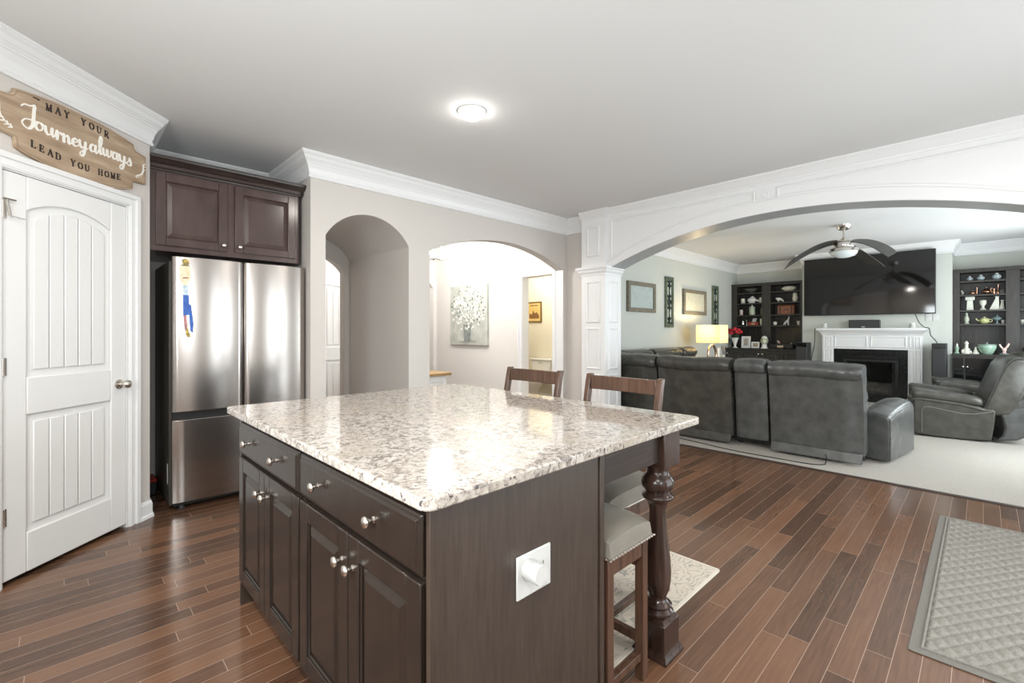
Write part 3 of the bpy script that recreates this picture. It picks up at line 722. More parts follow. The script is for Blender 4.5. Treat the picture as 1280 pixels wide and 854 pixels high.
# ------------------------------------------------------------------ kitchen island
def island_cabinet(y0, y1, label, end_panel, kn):
    t = thing('base_cabinet', label, 'cabinet', (.9, (y0 + y1) / 2, 0), group=None)
    XF = .602
    M().box(XF, 1.235, y0, y1, .105, .872).obj('carcass', ESP, t, bev=.001)
    M().box(XF + .07, 1.235, y0 + .0, y1, 0, .105).obj('toe_kick', BLACK, t)
    yo0, yo1 = y0 + (.010 if end_panel else .006), y1 - .006
    # slab drawer front with a chamfered rim
    zd0, zd1 = .712, .856
    m = M()
    ring = lambda i, x: [m.b.verts.new((x, a, z)) for a, z in ((yo0 + i, zd0 + i), (yo1 - i, zd0 + i), (yo1 - i, zd1 - i), (yo0 + i, zd1 - i))]
    rs = [ring(0, XF - .0005), ring(0, XF - .012), ring(.006, XF - .0165), ring(.010, XF - .0165), ring(.016, XF - .022)]
    for A, B in zip(rs, rs[1:]):
        for i in range(4): m.b.faces.new([A[i], A[(i + 1) % 4], B[(i + 1) % 4], B[i]])
    m.b.faces.new(rs[-1]); m.b.faces.new(rs[0][::-1])
    d = m.obj('drawer', ESP, t, bev=.0015)
    for ky in kn: cab_knob(d, 'x', XF - .022, ky, .786, -1)
    mid = (yo0 + yo1) / 2
    raised_panel_door(t, 'x', XF, mid + .003, yo1, .125, .698, -1, ESP, knob=(mid + .035, .612))
    raised_panel_door(t, 'x', XF, yo0, mid - .003, .125, .698, -1, ESP, knob=(mid - .035, .612))
    return t
cn = island_cabinet(.888, 1.652, 'espresso island cabinet with plain dark end panel, nearest the camera', True, (1.11, 1.475))
cf = island_cabinet(1.656, 2.412, 'espresso island cabinet at the far end toward the refrigerator', False, (1.875, 2.235))
M().box(.592, 1.238, .872, .8875, .0, .874).obj('end_panel', ESPX, cn, bev=.0015)
M().box(.592, 1.238, 2.4125, 2.428, .0, .874).obj('end_panel', ESPX, cf, bev=.0015)
M().box(1.2352, 1.25, .888, 1.652, .0, .874).obj('back_panel', ESPX, cn); M().box(1.2352, 1.25, 1.656, 2.412, .0, .874).obj('back_panel', ESPX, cf)
M().box(1.240, 1.2475, .8745, .8878, .0, .873).box(1.2475, 1.271, .868, .8878, .0, .874).obj('corner_post', ESPX, cn, bev=.002)

fm = thing('island_leg_frame', 'dark wood apron with turned legs carrying the overhang of the island counter', 'table legs', (1.66, 1.6, 0))
for ya in (.874, 2.400): M().box(1.275, 1.652, ya, ya + .02, .770, .883).obj('apron', wood_mat('apron_wood', (.020, .014, .012), (.042, .030, .025), .25, 'x'), fm, bev=.002)
M().box(1.70, 1.72, .976, 2.31, .770, .883).obj('apron', wood_mat('apron_wood_long', (.020, .014, .012), (.042, .030, .025), .25, 'y'), fm, bev=.002)
prof = [(.030, .150), (.046, .152), (.058, .158), (.060, .168), (.052, .176), (.048, .180), (.054, .186), (.055, .192), (.046, .200), (.034, .208), (.032, .216), (.036, .228), (.045, .250), (.0505, .285), (.052, .320), (.049, .370), (.042, .430), (.036, .480), (.0325, .530), (.032, .562), (.036, .585), (.046, .602), (.059, .611), (.062, .617), (.060, .624), (.050, .630), (.044, .636), (.050, .642), (.060, .652), (.0645, .668), (.063, .686), (.053, .702), (.044, .710), (.042, .722), (.046, .748)]
for yc_ in (.913, 2.373):  # the far leg stands clear of the rug
    c_ = 1.708; h_ = .063
    lg = M().lathe(prof, (c_, yc_, 0), 32).obj('leg', POSTW, fm, smooth=True)
    M().box(c_ - h_, c_ + h_, yc_ - h_, yc_ + h_, .745, .883).obj('block', POSTW, lg, bev=.004)
    m = M(); b2 = .060
    m.hexa([(c_ - b2, yc_ - b2, .024), (c_ + b2, yc_ - b2, .024), (c_ + b2, yc_ + b2, .024), (c_ - b2, yc_ + b2, .024), (c_ - b2, yc_ - b2, .138), (c_ + b2, yc_ - b2, .138), (c_ + b2, yc_ + b2, .138), (c_ - b2, yc_ + b2, .138)])
    q = .046
    m.hexa([(c_ - b2, yc_ - b2, .138), (c_ + b2, yc_ - b2, .138), (c_ + b2, yc_ + b2, .138), (c_ - b2, yc_ + b2, .138), (c_ - q, yc_ - q, .152), (c_ + q, yc_ - q, .152), (c_ + q, yc_ + q, .152), (c_ - q, yc_ + q, .152)])
    m.obj('block', POSTW, lg, bev=.002)
    M().sweep([(c_ - b2, yc_ - b2), (c_ - b2, yc_ + b2), (c_ + b2, yc_ + b2), (c_ + b2, yc_ - b2)], [(-o, z) for o, z in ((0, 0), (.0135, 0), (.0135, .010), (.008, .020), (.003, .030), (0, .032))], closed=True).obj('plinth', POSTW, lg)

ct = thing('countertop', 'speckled cream and grey granite top of the kitchen island', 'countertop', (1.25, 1.69, .884))
def rrect(x0, x1, y0, y1, r, n=6):
    out = []
    for cx_, cy_, a0 in ((x1 - r, y1 - r, 0), (x0 + r, y1 - r, 90), (x0 + r, y0 + r, 180), (x1 - r, y0 + r, 270)):
        for i in range(n + 1):
            a = R(a0 + 90 * i / n); out.append((cx_ + r * math.cos(a), cy_ + r * math.sin(a)))
    return out
M().prism(rrect(.556, 1.938, .835, 2.535, .032), 'z', .884, .914).obj('slab', GRAN, ct, bev=.005, seg=3, ang=50)

ol = thing('wall_outlet', 'white outlet plate with a round white plug-in on the island end panel', 'outlet', (.93, .872, .61))
pl = M().box(.864, 1.000, .8655, .872, .556, .673).obj('plate', PLATE, ol, bev=.003)
M().lathe([(.0255, 0), (.0275, -.004), (.0275, -.046), (.0255, -.051), (.0, -.051)], (.905, .8655, .632), 26, axis='y').obj('plug', PLATE, ol, smooth=True)
M().lathe([(.024, 0), (.024, -.002)], (.958, .8655, .622), 20, axis='y').obj('socket_face', PLATE, pl)
for a, b, c_, d in ((.949, .951, .626, .634), (.964, .9665, .625, .635)): M().box(a, b, .8630, .8637, c_, d).obj('slot', INK, pl)

# ------------------------------------------------------------------ stools
def cushion_slab(x0, x1, y0, y1, z0, z1, crown=.03, n=10, edge=.035):
    """soft seat pad, domed, with round edges"""
    m = M(); g = []
    for i in range(n + 1):
        row = []
        for j in range(n + 1):
            u, v = i / n, j / n
            uu = .5 - .5 * math.cos(PI * u); vv = .5 - .5 * math.cos(PI * v)
            e = min(1, (4 * uu * (1 - uu) * 1.0)) ** .13 * min(1, 4 * vv * (1 - vv)) ** .13
            row.append(m.b.verts.new((x0 + (x1 - x0) * uu, y0 + (y1 - y0) * vv, z0 + .012 + (z1 - z0 - .012) * e)))
        g.append(row)
    for i in range(n):
        for j in range(n): m.b.faces.new([g[i][j], g[i + 1][j], g[i + 1][j + 1], g[i][j + 1]])
    rim = [g[i][0] for i in range(n + 1)] + [g[n][j] for j in range(1, n + 1)] + [g[i][n] for i in range(n - 1, -1, -1)] + [g[0][j] for j in range(n - 1, 0, -1)]
    low = [m.b.verts.new((v.co.x, v.co.y, z0)) for v in rim]
    k = len(rim)
    for i in range(k): m.b.faces.new([rim[i], rim[(i + 1) % k], low[(i + 1) % k], low[i]])
    m.b.faces.new(low)
    return m
def nails(x0, x1, y0, y1, z, step=.0165):
    m = M()
    def dot(x, y): m.lathe([(.0058, -.0035), (.0062, 0), (.0058, .0035)], (x, y, z), 8)
    k = int((x1 - x0) / step)
    for i in range(k + 1):
        for y in (y0, y1): dot(x0 + (x1 - x0) * i / k, y)
    k = int((y1 - y0) / step)
    for i in range(1, k):
        for x in (x0, x1): dot(x, y0 + (y1 - y0) * i / k)
    return m
def rect_bar(m, p, q, wx, wy):
    """straight square bar between two heights with given section"""
    (ax, ay, az), (bx_, by, bz) = p, q
    m.hexa([(ax - wx, ay - wy, az), (ax + wx, ay - wy, az), (ax + wx, ay + wy, az), (ax - wx, ay + wy, az), (bx_ - wx, by - wy, bz), (bx_ + wx, by - wy, bz), (bx_ + wx, by + wy, bz), (bx_ - wx, by + wy, bz)])
    return m
def stool(loc, x0, x1, y0, y1, label, back, seat=.60):
    """x0..x1 / y0..y1 footprint in world; back on the +X side"""
    t = thing('bar_stool', label, 'stool', loc, group=None)
    cushion_slab(x0 - .005, x1 + .012, y0 - .012, y1 + .012, seat - .080, seat + .012, n=12).obj('seat_cushion', CUSH, t, smooth=True, label='taupe leather seat')
    nails(x0 - .008, x1 + .015, y0 - .015, y1 + .015, seat - .072).obj('nailhead_trim', NICK, t)
    z = seat - .082
    M().box(x0 + .004, x1 - .004, y0 + .004, y0 + .026, z - .062, z + .002).box(x0 + .004, x1 - .004, y1 - .026, y1 - .004, z - .062, z + .002).box(x0 + .004, x0 + .026, y0 + .026, y1 - .026, z - .062, z + .002).box(x1 - .026, x1 - .004, y0 + .026, y1 - .026, z - .062, z + .002).obj('seat_frame', STOOLW, t, bev=.002)
    for x in (x0 + .017, x1 - .017):
        for y in (y0 + .017, y1 - .017):
            if back and x > x0 + .1: continue
            rect_bar(M(), (x, y, .0078 if y > .97 else 0), (x, y, z - .002), .017, .017).obj('leg', STOOLW, t, bev=.002)
    if back:
        for y in (y0 + .017, y1 - .017):
            m = M(); xb = x1 - .017
            prs = [(xb + .03, .0078), (xb + .006, .3), (xb, .55), (xb + .004, .70), (xb + .022, .86), (xb + .050, 1.0), (xb + .062, 1.045)]
            poly = [(x - .017, zz) for x, zz in prs] + [(x + .017, zz) for x, zz in prs[::-1]]
            m.prism(poly, 'y', y - .015, y + .015)
            m.obj('back_post', STOOLW, t, bev=.004)
        n = 8; m = M(); ys = [y0 + .032 + (y1 - y0 - .064) * i / n for i in range(n + 1)]
        f = lambda y, dx: (xb + .047 + .018 * (1 - ((y - (y0 + y1) / 2) / ((y1 - y0) / 2)) ** 2) + dx, y)
        for zl, zh, nm in ((.963, 1.037, 'back_rail'), (.755, .80, 'back_rail')):
            m = M(); sh = -.0 if zl > .9 else -.035
            m.prism([f(y, -.010 + sh) for y in ys] + [f(y, .010 + sh) for y in ys[::-1]], 'z', zl, zh)
            m.obj(nm, STOOLW, t, bev=.003)
    za, zb = .145, .09
    for y in (y0 + .017, y1 - .017): M().box(x0 + .034, x1 - .034, y - .011, y + .011, zb - .014, zb + .014).obj('stretcher', STOOLW, t, bev=.002)
    M().box(x0 + .006, x0 + .028, y0 + .034, y1 - .034, za - .016, za + .016).obj('footrest', STOOLW, t, bev=.002)
    M().box(x1 - .028, x1 - .006, y0 + .034, y1 - .034, za - .016, za + .016).obj('stretcher', STOOLW, t, bev=.002)
    return t
stool((1.41, 1.07, 0), 1.287, 1.543, .864, 1.27, 'backless stool with taupe seat tucked against the island, behind the end panel', False)
stool((1.83, 1.30, 0), 1.60, 2.03, 1.075, 1.525, 'bar stool whose brown back shows nearest the turned leg', True)
stool((1.83, 1.93, 0), 1.60, 2.03, 1.705, 2.155, 'bar stool whose brown back shows in front of the powder room doorway', True)

# ------------------------------------------------------------------ rug, mat
def rug_mat():
    m = mat('faded_rug', (.62, .56, .48), .95, var=.08, vscale=14, bump=.4, bscale=300); N = m.node_tree.nodes; L = m.node_tree.links; p = N['Principled BSDF']
    tc = N.new('ShaderNodeTexCoord')
    v = N.new('ShaderNodeTexNoise'); v.inputs['Scale'].default_value = 16; v.inputs['Detail'].default_value = 6; v.inputs['Distortion'].default_value = 1.6
    wv = N.new('ShaderNodeTexWave'); wv.wave_type = 'RINGS'; wv.inputs['Scale'].default_value = 9; wv.inputs['Distortion'].default_value = 22; wv.inputs['Detail'].default_value = 2.5
    L.new(tc.outputs['Object'], v.inputs['Vector']); L.new(tc.outputs['Object'], wv.inputs['Vector'])
    mu = N.new('ShaderNodeMath'); mu.operation = 'MULTIPLY'; L.new(v.outputs['Fac'], mu.inputs[0]); L.new(wv.outputs['Fac'], mu.inputs[1])
    rp = N.new('ShaderNodeValToRGB'); e = rp.color_ramp.elements; e[0].position = .30; e[0].color = (.66, .59, .50, 1); e[1].position = .58; e[1].color = (.33, .335, .31, 1)
    x = e.new(.42); x.color = (.58, .51, .42, 1)
    L.new(mu.outputs[0], rp.inputs['Fac']); L.new(rp.outputs['Color'], p.inputs['Base Color'])
    return m
rg = thing('area_rug', 'cream rug with faded grey pattern under the stools', 'rug', (1.95, 1.7, 0))
M().box(1.284, 2.49, .988, 2.28, .001, .006).obj('pile', rug_mat(), rg)
M().sweep(rrect(1.284, 2.49, .988, 2.28, .004, 2)[::-1], [(-.012, .001), (.004, .001), (.004, .0075), (-.012, .0075)], closed=True).obj('binding', mat('rug_binding', (.70, .64, .56), .9), rg)

MX0, MX1, MY0, MY1 = 2.42, 4.33, -.78, .212
mt_ = thing('door_mat', 'grey ribbed doormat with woven diamond texture on the wood floor', 'mat', (3.37, -.28, 0))
MATG = mat('grey_mat_carpet', (.25, .237, .21), .95, var=.18, vscale=120, bump=.5, bscale=350)
M().prism(rrect(MX0, MX1, MY0, MY1, .012, 3), 'z', .001, .006).obj('backing', mat('mat_rubber', (.17, .16, .14), .8, bump=.3, bscale=260), mt_, bev=.002)
# raised woven field: diagonal rib relief as real geometry
m = M(); nx, ny = 300, 150; b_ = .045
gx0, gx1, gy0, gy1 = MX0 + b_, MX1 - b_, MY0 + b_, MY1 - b_; g = []
for i in range(nx + 1):
    row = []
    for j in range(ny + 1):
        x = gx0 + (gx1 - gx0) * i / nx; y = gy0 + (gy1 - gy0) * j / ny
        p_, q_ = (x * .62 + y) * PI / .062, (x * .62 - y) * PI / .062
        h = .0045 + .0105 * (abs(math.sin(p_)) ** .6) * (abs(math.sin(q_)) ** .6) + .002 * abs(math.sin(p_ * 2))
        ed = min(i, nx - i, j, ny - j) / 2.0
        row.append(m.b.verts.new((x, y, .0045 + (h - .0045) * min(1, ed))))
    g.append(row)
for i in range(nx):
    for j in range(ny): m.b.faces.new([g[i][j], g[i + 1][j], g[i + 1][j + 1], g[i][j + 1]])
m.obj('woven_field', MATG, mt_, smooth=True)
M().sweep([(gx0, gy0), (gx0, gy1), (gx1, gy1), (gx1, gy0)][::-1], [(-.001, .004), (-.001, .0125), (.007, .0125), (.007, .004)], closed=True).obj('raised_border', MATG, mt_)

# ------------------------------------------------------------------ sectional sofa
sf = thing('sectional_sofa', 'large grey leather reclining sectional sofa seen from behind', 'sofa', (5.9, 2.2, .008))
Z0 = .008
def back_module(y0, y1, mt, xoff=0.0, par=sf, roll_seams=(), base=True, arm=False, rng=1):
    """sofa back section along Y, outside face looking to -X"""
    rnd = random.Random(rng)
    # lower leather panel: a shallow leaning slab with a soft surface
    n, k = 16, 14; m = M(); F_, B_ = [], []
    def xo(z): return 5.335 + xoff - .09 * (max(0, z - .06) / .8) ** 1.2
    for i in range(n + 1):
        y = y0 + (y1 - y0) * i / n; ra, rb = [], []
        for j in range(k + 1):
            z = .10 + (.845 - .10) * j / k
            e = min(i, n - i) / n
            puff = .022 * (1 - (1 - min(1, e * 5)) ** 2) + .004 * math.sin(7 * y + 9 * z + rng) * math.sin(5 * z + 3 * y)
            ra.append(m.b.verts.new((xo(z) + .02 - puff, y, z)))
            rb.append(m.b.verts.new((xo(z) + .20, y, z)))
        F_.append(ra); B_.append(rb)
    for i in range(n):
        for j in range(k):
            m.b.faces.new([F_[i][j], F_[i][j + 1], F_[i + 1][j + 1], F_[i + 1][j]]); m.b.faces.new([B_[i][j], B_[i + 1][j], B_[i + 1][j + 1], B_[i][j + 1]])
    for i in range(n):
        m.b.faces.new([F_[i][k], B_[i][k], B_[i + 1][k], F_[i + 1][k]]); m.b.faces.new([F_[i][0], F_[i + 1][0], B_[i + 1][0], B_[i][0]])
    for j in range(k):
        m.b.faces.new([F_[0][j], B_[0][j], B_[0][j + 1], F_[0][j + 1]]); m.b.faces.new([F_[n][j], F_[n][j + 1], B_[n][j + 1], B_[n][j]])
    m.obj('back_panel', mt, par, smooth=True)
    # padded head roll
    m = M(); rings = []; N_ = 34
    for i in range(N_ + 1):
        y = y0 + .004 + (y1 - y0 - .008) * i / N_
        e = min(i, N_ - i) / N_; s = 1 - .16 * (1 - min(1, e * 9)) ** 2
        for sy in roll_seams: s -= .05 * math.exp(-((y - sy) / .012) ** 2)
        s += .012 * math.sin(23 * y + rng) + .008 * math.sin(61 * y)
        rings.append([m.b.verts.new((xo(.9) + .115 + .155 * s * math.copysign(abs(math.cos(a)) ** .8, math.cos(a)), y, .885 + .088 * s * math.copysign(abs(math.sin(a)) ** .8, math.sin(a)) + .006 * math.sin(9 * y + rng))) for a in [2 * PI * q / 18 for q in range(18)]])
    for A, B in zip(rings, rings[1:]):
        for q in range(18): m.b.faces.new([A[q], A[(q + 1) % 18], B[(q + 1) % 18], B[q]])
    m.b.faces.new(rings[0][::-1]); m.b.faces.new(rings[-1])
    m.obj('head_roll', mt, par, smooth=True)
    # bottom flap
    if base:
        M().hexa([(5.285 + xoff, y0 + .01, .032), (5.33 + xoff, y0 + .01, .032), (5.33 + xoff, y1 - .01, .032), (5.285 + xoff, y1 - .01, .032), (5.312 + xoff, y0 + .01, .125), (5.33 + xoff, y0 + .01, .125), (5.33 + xoff, y1 - .01, .125), (5.312 + xoff, y1 - .01, .125)]).obj('bottom_flap', mt, par, bev=.008)
back_module(.775, 1.565, LEATH, 0, roll_seams=(1.07, 1.30), rng=3)
back_module(1.596, 1.920, LEATH, .03, base=False, rng=5)
back_module(1.952, 2.812, LEATHB, 0, roll_seams=(2.38,), rng=8)
back_module(2.846, 3.40, LEATHB, .02, base=False, rng=11)
M().box(5.45, 5.52, .80, 3.40, .06, .84).obj('gap_shade', BLACK, sf)  # black box put behind the module gaps so they read as shade
# fixed frame, seats and the long arm
M().box(5.50, 6.30, .80, 3.42, .03, .30).obj('base_frame', LEATH, sf, bev=.02)
for a, b in ((.83, 1.56), (1.96, 2.80), (2.86, 3.42)): cushion_slab(5.50, 6.34, a, b, .28, .50, n=10).obj('seat_cushion', LEATH, sf, smooth=True)
M().box(5.52, 6.28, 1.60, 1.92, .28, .60).obj('console', LEATH, sf, bev=.03, seg=3)
for a, b in ((.83, 1.56), (1.96, 2.80)):
    cushion_slab(0, .34, 0, b - a, 0, .14, n=8).xform(Matrix.Translation((5.44, a, .52)) @ Matrix.Rotation(R(-12), 4, 'Y') @ Matrix.Rotation(R(90), 4, 'Y') @ Matrix.Translation((-.30, 0, 0))).obj('back_cushion', LEATH, sf, smooth=True)
# pleated inner back end seen past the right edge
m = M()
for k in range(2): m.ball((5.60 - .03 * k, .815, .53 + k * .10), .11, .034, .075, 18, 12)
m.ball((5.49, .815, .79), .09, .036, .13, 18, 12)
m.obj('back_pillow', LEATH, sf, smooth=True)
# arm: slightly toed box with a domed top
def arm_box():
    m = M(); n = 12
    P0, P1, Q0, Q1 = Vector((5.60, .615)), Vector((6.34, .50)), Vector((5.64, .86)), Vector((6.38, .745))
    prof_w = [(0, .030), (.0, .36), (.01, .43), (.05, .458), (.16, .475), (.5, .49), (.84, .475), (.95, .458), (.99, .43), (1, .36), (1, .030)]
    rings = []
    for i in range(n + 1):
        s = i / n; a = P0.lerp(P1, s); b = Q0.lerp(Q1, s)
        rise = .085 * math.sin(min(1, s * 1.15) * PI / 2) if s < .9 else .085 - .05 * ((s - .9) / .1) ** 2
        if i == 0: rise = -.012
        rings.append([m.b.verts.new((a.x + (b.x - a.x) * u, a.y + (b.y - a.y) * u, z + (rise if z > .3 else 0) * (1 if z > .4 else .6))) for u, z in prof_w])
    for A, B in zip(rings, rings[1:]):
        for q in range(len(prof_w)): m.b.faces.new([A[q], A[(q + 1) % len(prof_w)], B[(q + 1) % len(prof_w)], B[q]])
    m.b.faces.new(rings[0][::-1]); m.b.faces.new(rings[-1])
    return m
am = arm_box().obj('arm', LEATH, sf, bev=.018, seg=3, smooth=True)
m = M()
m.tube([(5.598, .613, .05), (5.597, .612, .30), (5.598, .614, .43)], .0035, 6)
m.tube([(5.60, .617, .432), (5.8, .586, .475), (6.05, .547, .50), (6.30, .508, .515)], .0035, 6)
m.obj('piping', LEATH, am)
for x, y in ((5.62, .84), (5.55, 1.58), (5.55, 1.93), (6.22, .62)): M().lathe([(.030, .008), (.034, .022), (.030, .036)], (x, y, 0), 12).obj('foot', BLACK, sf, smooth=True)
# return along the living-room wall: two more sections whose lit tops show above the front one
rm = LEATHB
for a, b in ((5.72, 6.52), (6.60, 7.50), (7.53, 8.05)):
    m = M(); rings = []; N_ = 20
    for i in range(N_ + 1):
        x = a + (b - a) * i / N_; e = min(i, N_ - i) / N_; s = 1 - .16 * (1 - min(1, e * 8)) ** 2
        rings.append([m.b.verts.new((x, 3.66 + .14 * s * math.cos(q), .90 + .095 * s * math.sin(q))) for q in [2 * PI * w_ / 16 for w_ in range(16)]])
    for A, B in zip(rings, rings[1:]):
        for q in range(16): m.b.faces.new([A[q], A[(q + 1) % 16], B[(q + 1) % 16], B[q]])
    m.b.faces.new(rings[0][::-1]); m.b.faces.new(rings[-1])
    m.obj('head_roll', rm, sf, smooth=True)
    M().box(a, b, 3.56, 3.80, .10, .85).obj('back_panel', rm, sf, bev=.03, seg=3)
    M().box(a, b, 2.95 if a > 6.5 else 3.40, 3.58, .03, .30).obj('base_frame', rm, sf, bev=.02)
    cushion_slab(a + .01, b - .01, 2.9 if a > 6.5 else 3.42, 3.58, .28, .50, n=8).obj('seat_cushion', rm, sf, smooth=True)
# corner wedge joins the two runs
m = M().prism([(5.36, 3.42), (5.36, 3.62), (5.54, 3.80), (5.72, 3.80), (5.72, 3.56), (5.62, 3.42)], 'z', .10, .85)
m.obj('corner_back', LEATHB, sf, bev=.02, seg=3)
m = M().prism([(5.27, 3.41), (5.28, 3.64), (5.50, 3.82), (5.71, 3.82), (5.71, 3.52), (5.56, 3.41)], 'z', .85, .975)
m.obj('corner_head_roll', LEATHB, sf, bev=.045, seg=4, smooth=True)
cd = M().tube(crv([(5.20, 2.55, .012), (5.13, 2.2, .012), (5.06, 1.8, .012), (5.06, 1.45, .012), (5.07, 1.16, .012), (5.13, 1.06, .012), (5.20, 1.05, .014), (5.262, 1.06, .05), (5.29, 1.07, .075)], 8), .0045, 6).obj('power_cord', BLACK)
tag(cd, 'thin black power cord lying on the carpet behind the grey sofa', 'cord')

# ------------------------------------------------------------------ recliners
def recliner(loc, rot, label):
    """local frame: near side panel at x=0, chair width along +x, faces +y; origin under the near front corner"""
    t = thing('recliner', label, 'armchair', loc, rot, group=None, local=True)
    W = .92
    for x0, x1, side in ((0, .19, -1), (W - .19, W, 1)):
        poly = [(0, .035), (.0, .44), (-.02, .475), (-.08, .478), (-.30, .445), (-.52, .40), (-.60, .395), (-.68, .385), (-.695, .36), (-.672, .12), (-.66, .035), (-.45, .02), (-.2, .02)]
        s_ = M().prism(poly, 'x', x0, x1).obj('side_panel', LEATHB, t, bev=.022, seg=3, ang=30)
        f = x0 - .0015 if side < 0 else x1 + .0015
        m = M().tube([(f, -.075, .06), (f, -.075, .33), (f, -.095, .362), (f, -.15, .368), (f, -.30, .34), (f, -.42, .318), (f, -.52, .322), (f, -.60, .345), (f, -.665, .365)], .0025, 6)
        m.obj('stitching', mat('pale_thread', (.23, .23, .22), .6), s_)
        # double padded arm
        m = M(); rings = []
        pr = [(.02, .545), (.01, .56), (-.06, .563), (-.2, .55), (-.4, .53), (-.56, .512), (-.60, .50)]
        for k, (y, zt) in enumerate(pr):
            tk = .058 if 0 < k < len(pr) - 1 else .040
            ww = .115 if 0 < k < len(pr) - 1 else .095
            rings.append([m.b.verts.new(((x0 + x1) / 2 + ww * math.copysign(abs(math.cos(a)) ** .6, math.cos(a)), y, zt - .045 + tk * math.copysign(abs(math.sin(a)) ** .7, math.sin(a)))) for a in [2 * PI * q / 18 for q in range(18)]])
        for A, B in zip(rings, rings[1:]):
            for q in range(18): m.b.faces.new([A[q], A[(q + 1) % 18], B[(q + 1) % 18], B[q]])
        m.b.faces.new(rings[0][::-1]); m.b.faces.new(rings[-1])
        m.obj('arm_pad', LEATHB, t, smooth=True, sub=1)
        m = M(); rings = []
        for k, (y, zt) in enumerate(pr[:]):
            tk = .032 if 0 < k < len(pr) - 1 else .02; ww = .108
            rings.append([m.b.verts.new(((x0 + x1) / 2 + ww * math.copysign(abs(math.cos(a)) ** .5, math.cos(a)), y - .004, zt - .108 + tk * math.sin(a) - .02 * (k > 4))) for a in [2 * PI * q / 14 for q in range(14)]])
        for A, B in zip(rings, rings[1:]):
            for q in range(14): m.b.faces.new([A[q], A[(q + 1) % 14], B[(q + 1) % 14], B[q]])
        m.b.faces.new(rings[0][::-1]); m.b.faces.new(rings[-1])
        m.obj('arm_pad', LEATHB, t, smooth=True)
    M().box(.19, W - .19, -.62, -.01, .06, .30).obj('base_frame', LEATHB, t, bev=.01)
    cushion_slab(.185, W - .185, -.62, .04, .28, .49, n=10, crown=.05).obj('seat_cushion', LEATHB, t, smooth=True)
    M().box(.195, W - .195, -.012, .05, .07, .30).obj('footrest', LEATHB, t, bev=.025, seg=3)
    # reclined back: side profile in y-z swept across the width, rounded shoulders
    pr = [(-.60, .38), (-.655, .55), (-.715, .74), (-.765, .88), (-.815, .955), (-.875, .985), (-.95, .97), (-1.00, .90), (-.99, .80), (-.93, .60), (-.86, .42), (-.80, .33), (-.70, .31)]
    cy, cz = -.80, .65; m = M(); rings = []
    for x, s in ((.015, .90), (.03, .96), (.075, 1.0), (W / 2, 1.02), (W - .075, 1.0), (W - .03, .96), (W - .015, .90)):
        rings.append([m.b.verts.new((x, cy + (y - cy) * s, cz + (z - cz) * s)) for y, z in pr])
    for A, B in zip(rings, rings[1:]):
        for q in range(len(pr)): m.b.faces.new([A[q], A[(q + 1) % len(pr)], B[(q + 1) % len(pr)], B[q]])
    m.b.faces.new(rings[0][::-1]); m.b.faces.new(rings[-1])
    bk = m.obj('backrest', LEATHB, t, smooth=True, bev=.012, seg=2)
    m = M().tube([(.028, cy + (y - cy) * .975, cz + (z - cz) * .975) for y, z in pr[:8]], .004, 6); m.obj('piping', LEATH, bk)
    # lower rear cover
    pr2 = [(-.705, .04), (-.75, .10), (-.765, .20), (-.745, .30), (-.72, .36), (-.80, .40), (-.95, .43), (-1.06, .42), (-1.08, .28), (-1.0, .15), (-.86, .06)]
    M().prism(pr2, 'x', .03, W - .03).obj('rear_cover', LEATH, t, bev=.02, seg=2)
    M().box(.10, W - .10, -.70, -.05, .008, .034).obj('swivel_base', BLACK, t)
    return t
recliner((7.385, .590, .0), R(7), 'brown-grey leather recliner turned sideways to the camera, nearest the sofa arm')
recliner((8.78, .44, .0), R(7), 'second grey leather recliner behind the first, its far arm showing beside the bookcase')

# ------------------------------------------------------------------ bookcases
def bookcase(label, y_start, bays, sgn, base_y, group=None, glass=False):
    """front at X=10.60, recess wall at X=10.95; bays: list of (ylo, yhi); base cabinet front at X=10.27"""
    ys = [q for b in bays for q in b]; ylo, yhi = min(base_y), max(base_y)
    t = thing('bookcase', label, 'bookcase', (10.75, (ylo + yhi) / 2, .008))
    XF, XB, ZT, ZB = 10.60, 10.948, 2.285, .905
    uy0, uy1 = y_start
    M().box(XB - .02, XB, uy0 + .001, uy1 - .001, ZB, ZT).obj('back_panel', BLACKW, t)
    edges = sorted(set([uy0, uy1]))
    m = M()
    bs = sorted(bays)
    cur = uy0
    for a, b in bs:
        m.box(XF, XB - .0205, cur + .0005, a, ZB, ZT - .061); cur = b
    m.box(XF, XB - .0205, cur, uy1 - .0005, ZB, ZT - .061)
    m.obj('stile', BLACKW, t, bev=.002)
    M().box(XF - .002, XB - .0205, uy0 + .0005, uy1 - .0005, ZT - .06, ZT).box(XF - .012, XF - .002, uy0 + .0005, uy1 - .0005, ZT - .03, ZT).obj('top_rail', BLACKW, t, bev=.003)
    for a, b in bs:
        for z in (1.385, 1.61, 1.865, 2.09):
            M().box(XF + .004, XB - .021, a + .0005, b - .0005, z - .028, z).obj('shelf', BLACKW, t, bev=.002)
    # base cabinet
    M().box(10.27, XB, ylo, yhi, .07, .872).obj('base_cabinet', BLACKW, t, bev=.002)
    M().box(10.245, XB, ylo - .0, yhi, .872, .9045).obj('top', BLACKW, t, bev=.004)
    M().box(10.32, XB, ylo, yhi, .008, .07).obj('plinth', BLACK, t)
    return t
bl = bookcase('dark brown built-in bookcase left of the fireplace, red roses standing on its base cabinet', (2.476, 3.899), [(2.575, 3.112), (3.284, 3.788)], 1, (2.476, 3.899))
br_ = bookcase('black built-in bookcase right of the fireplace with pale ceramics', (-1.058, .354), [(-.245, .272), (-.94, -.398)], -1, (-1.058, .354))
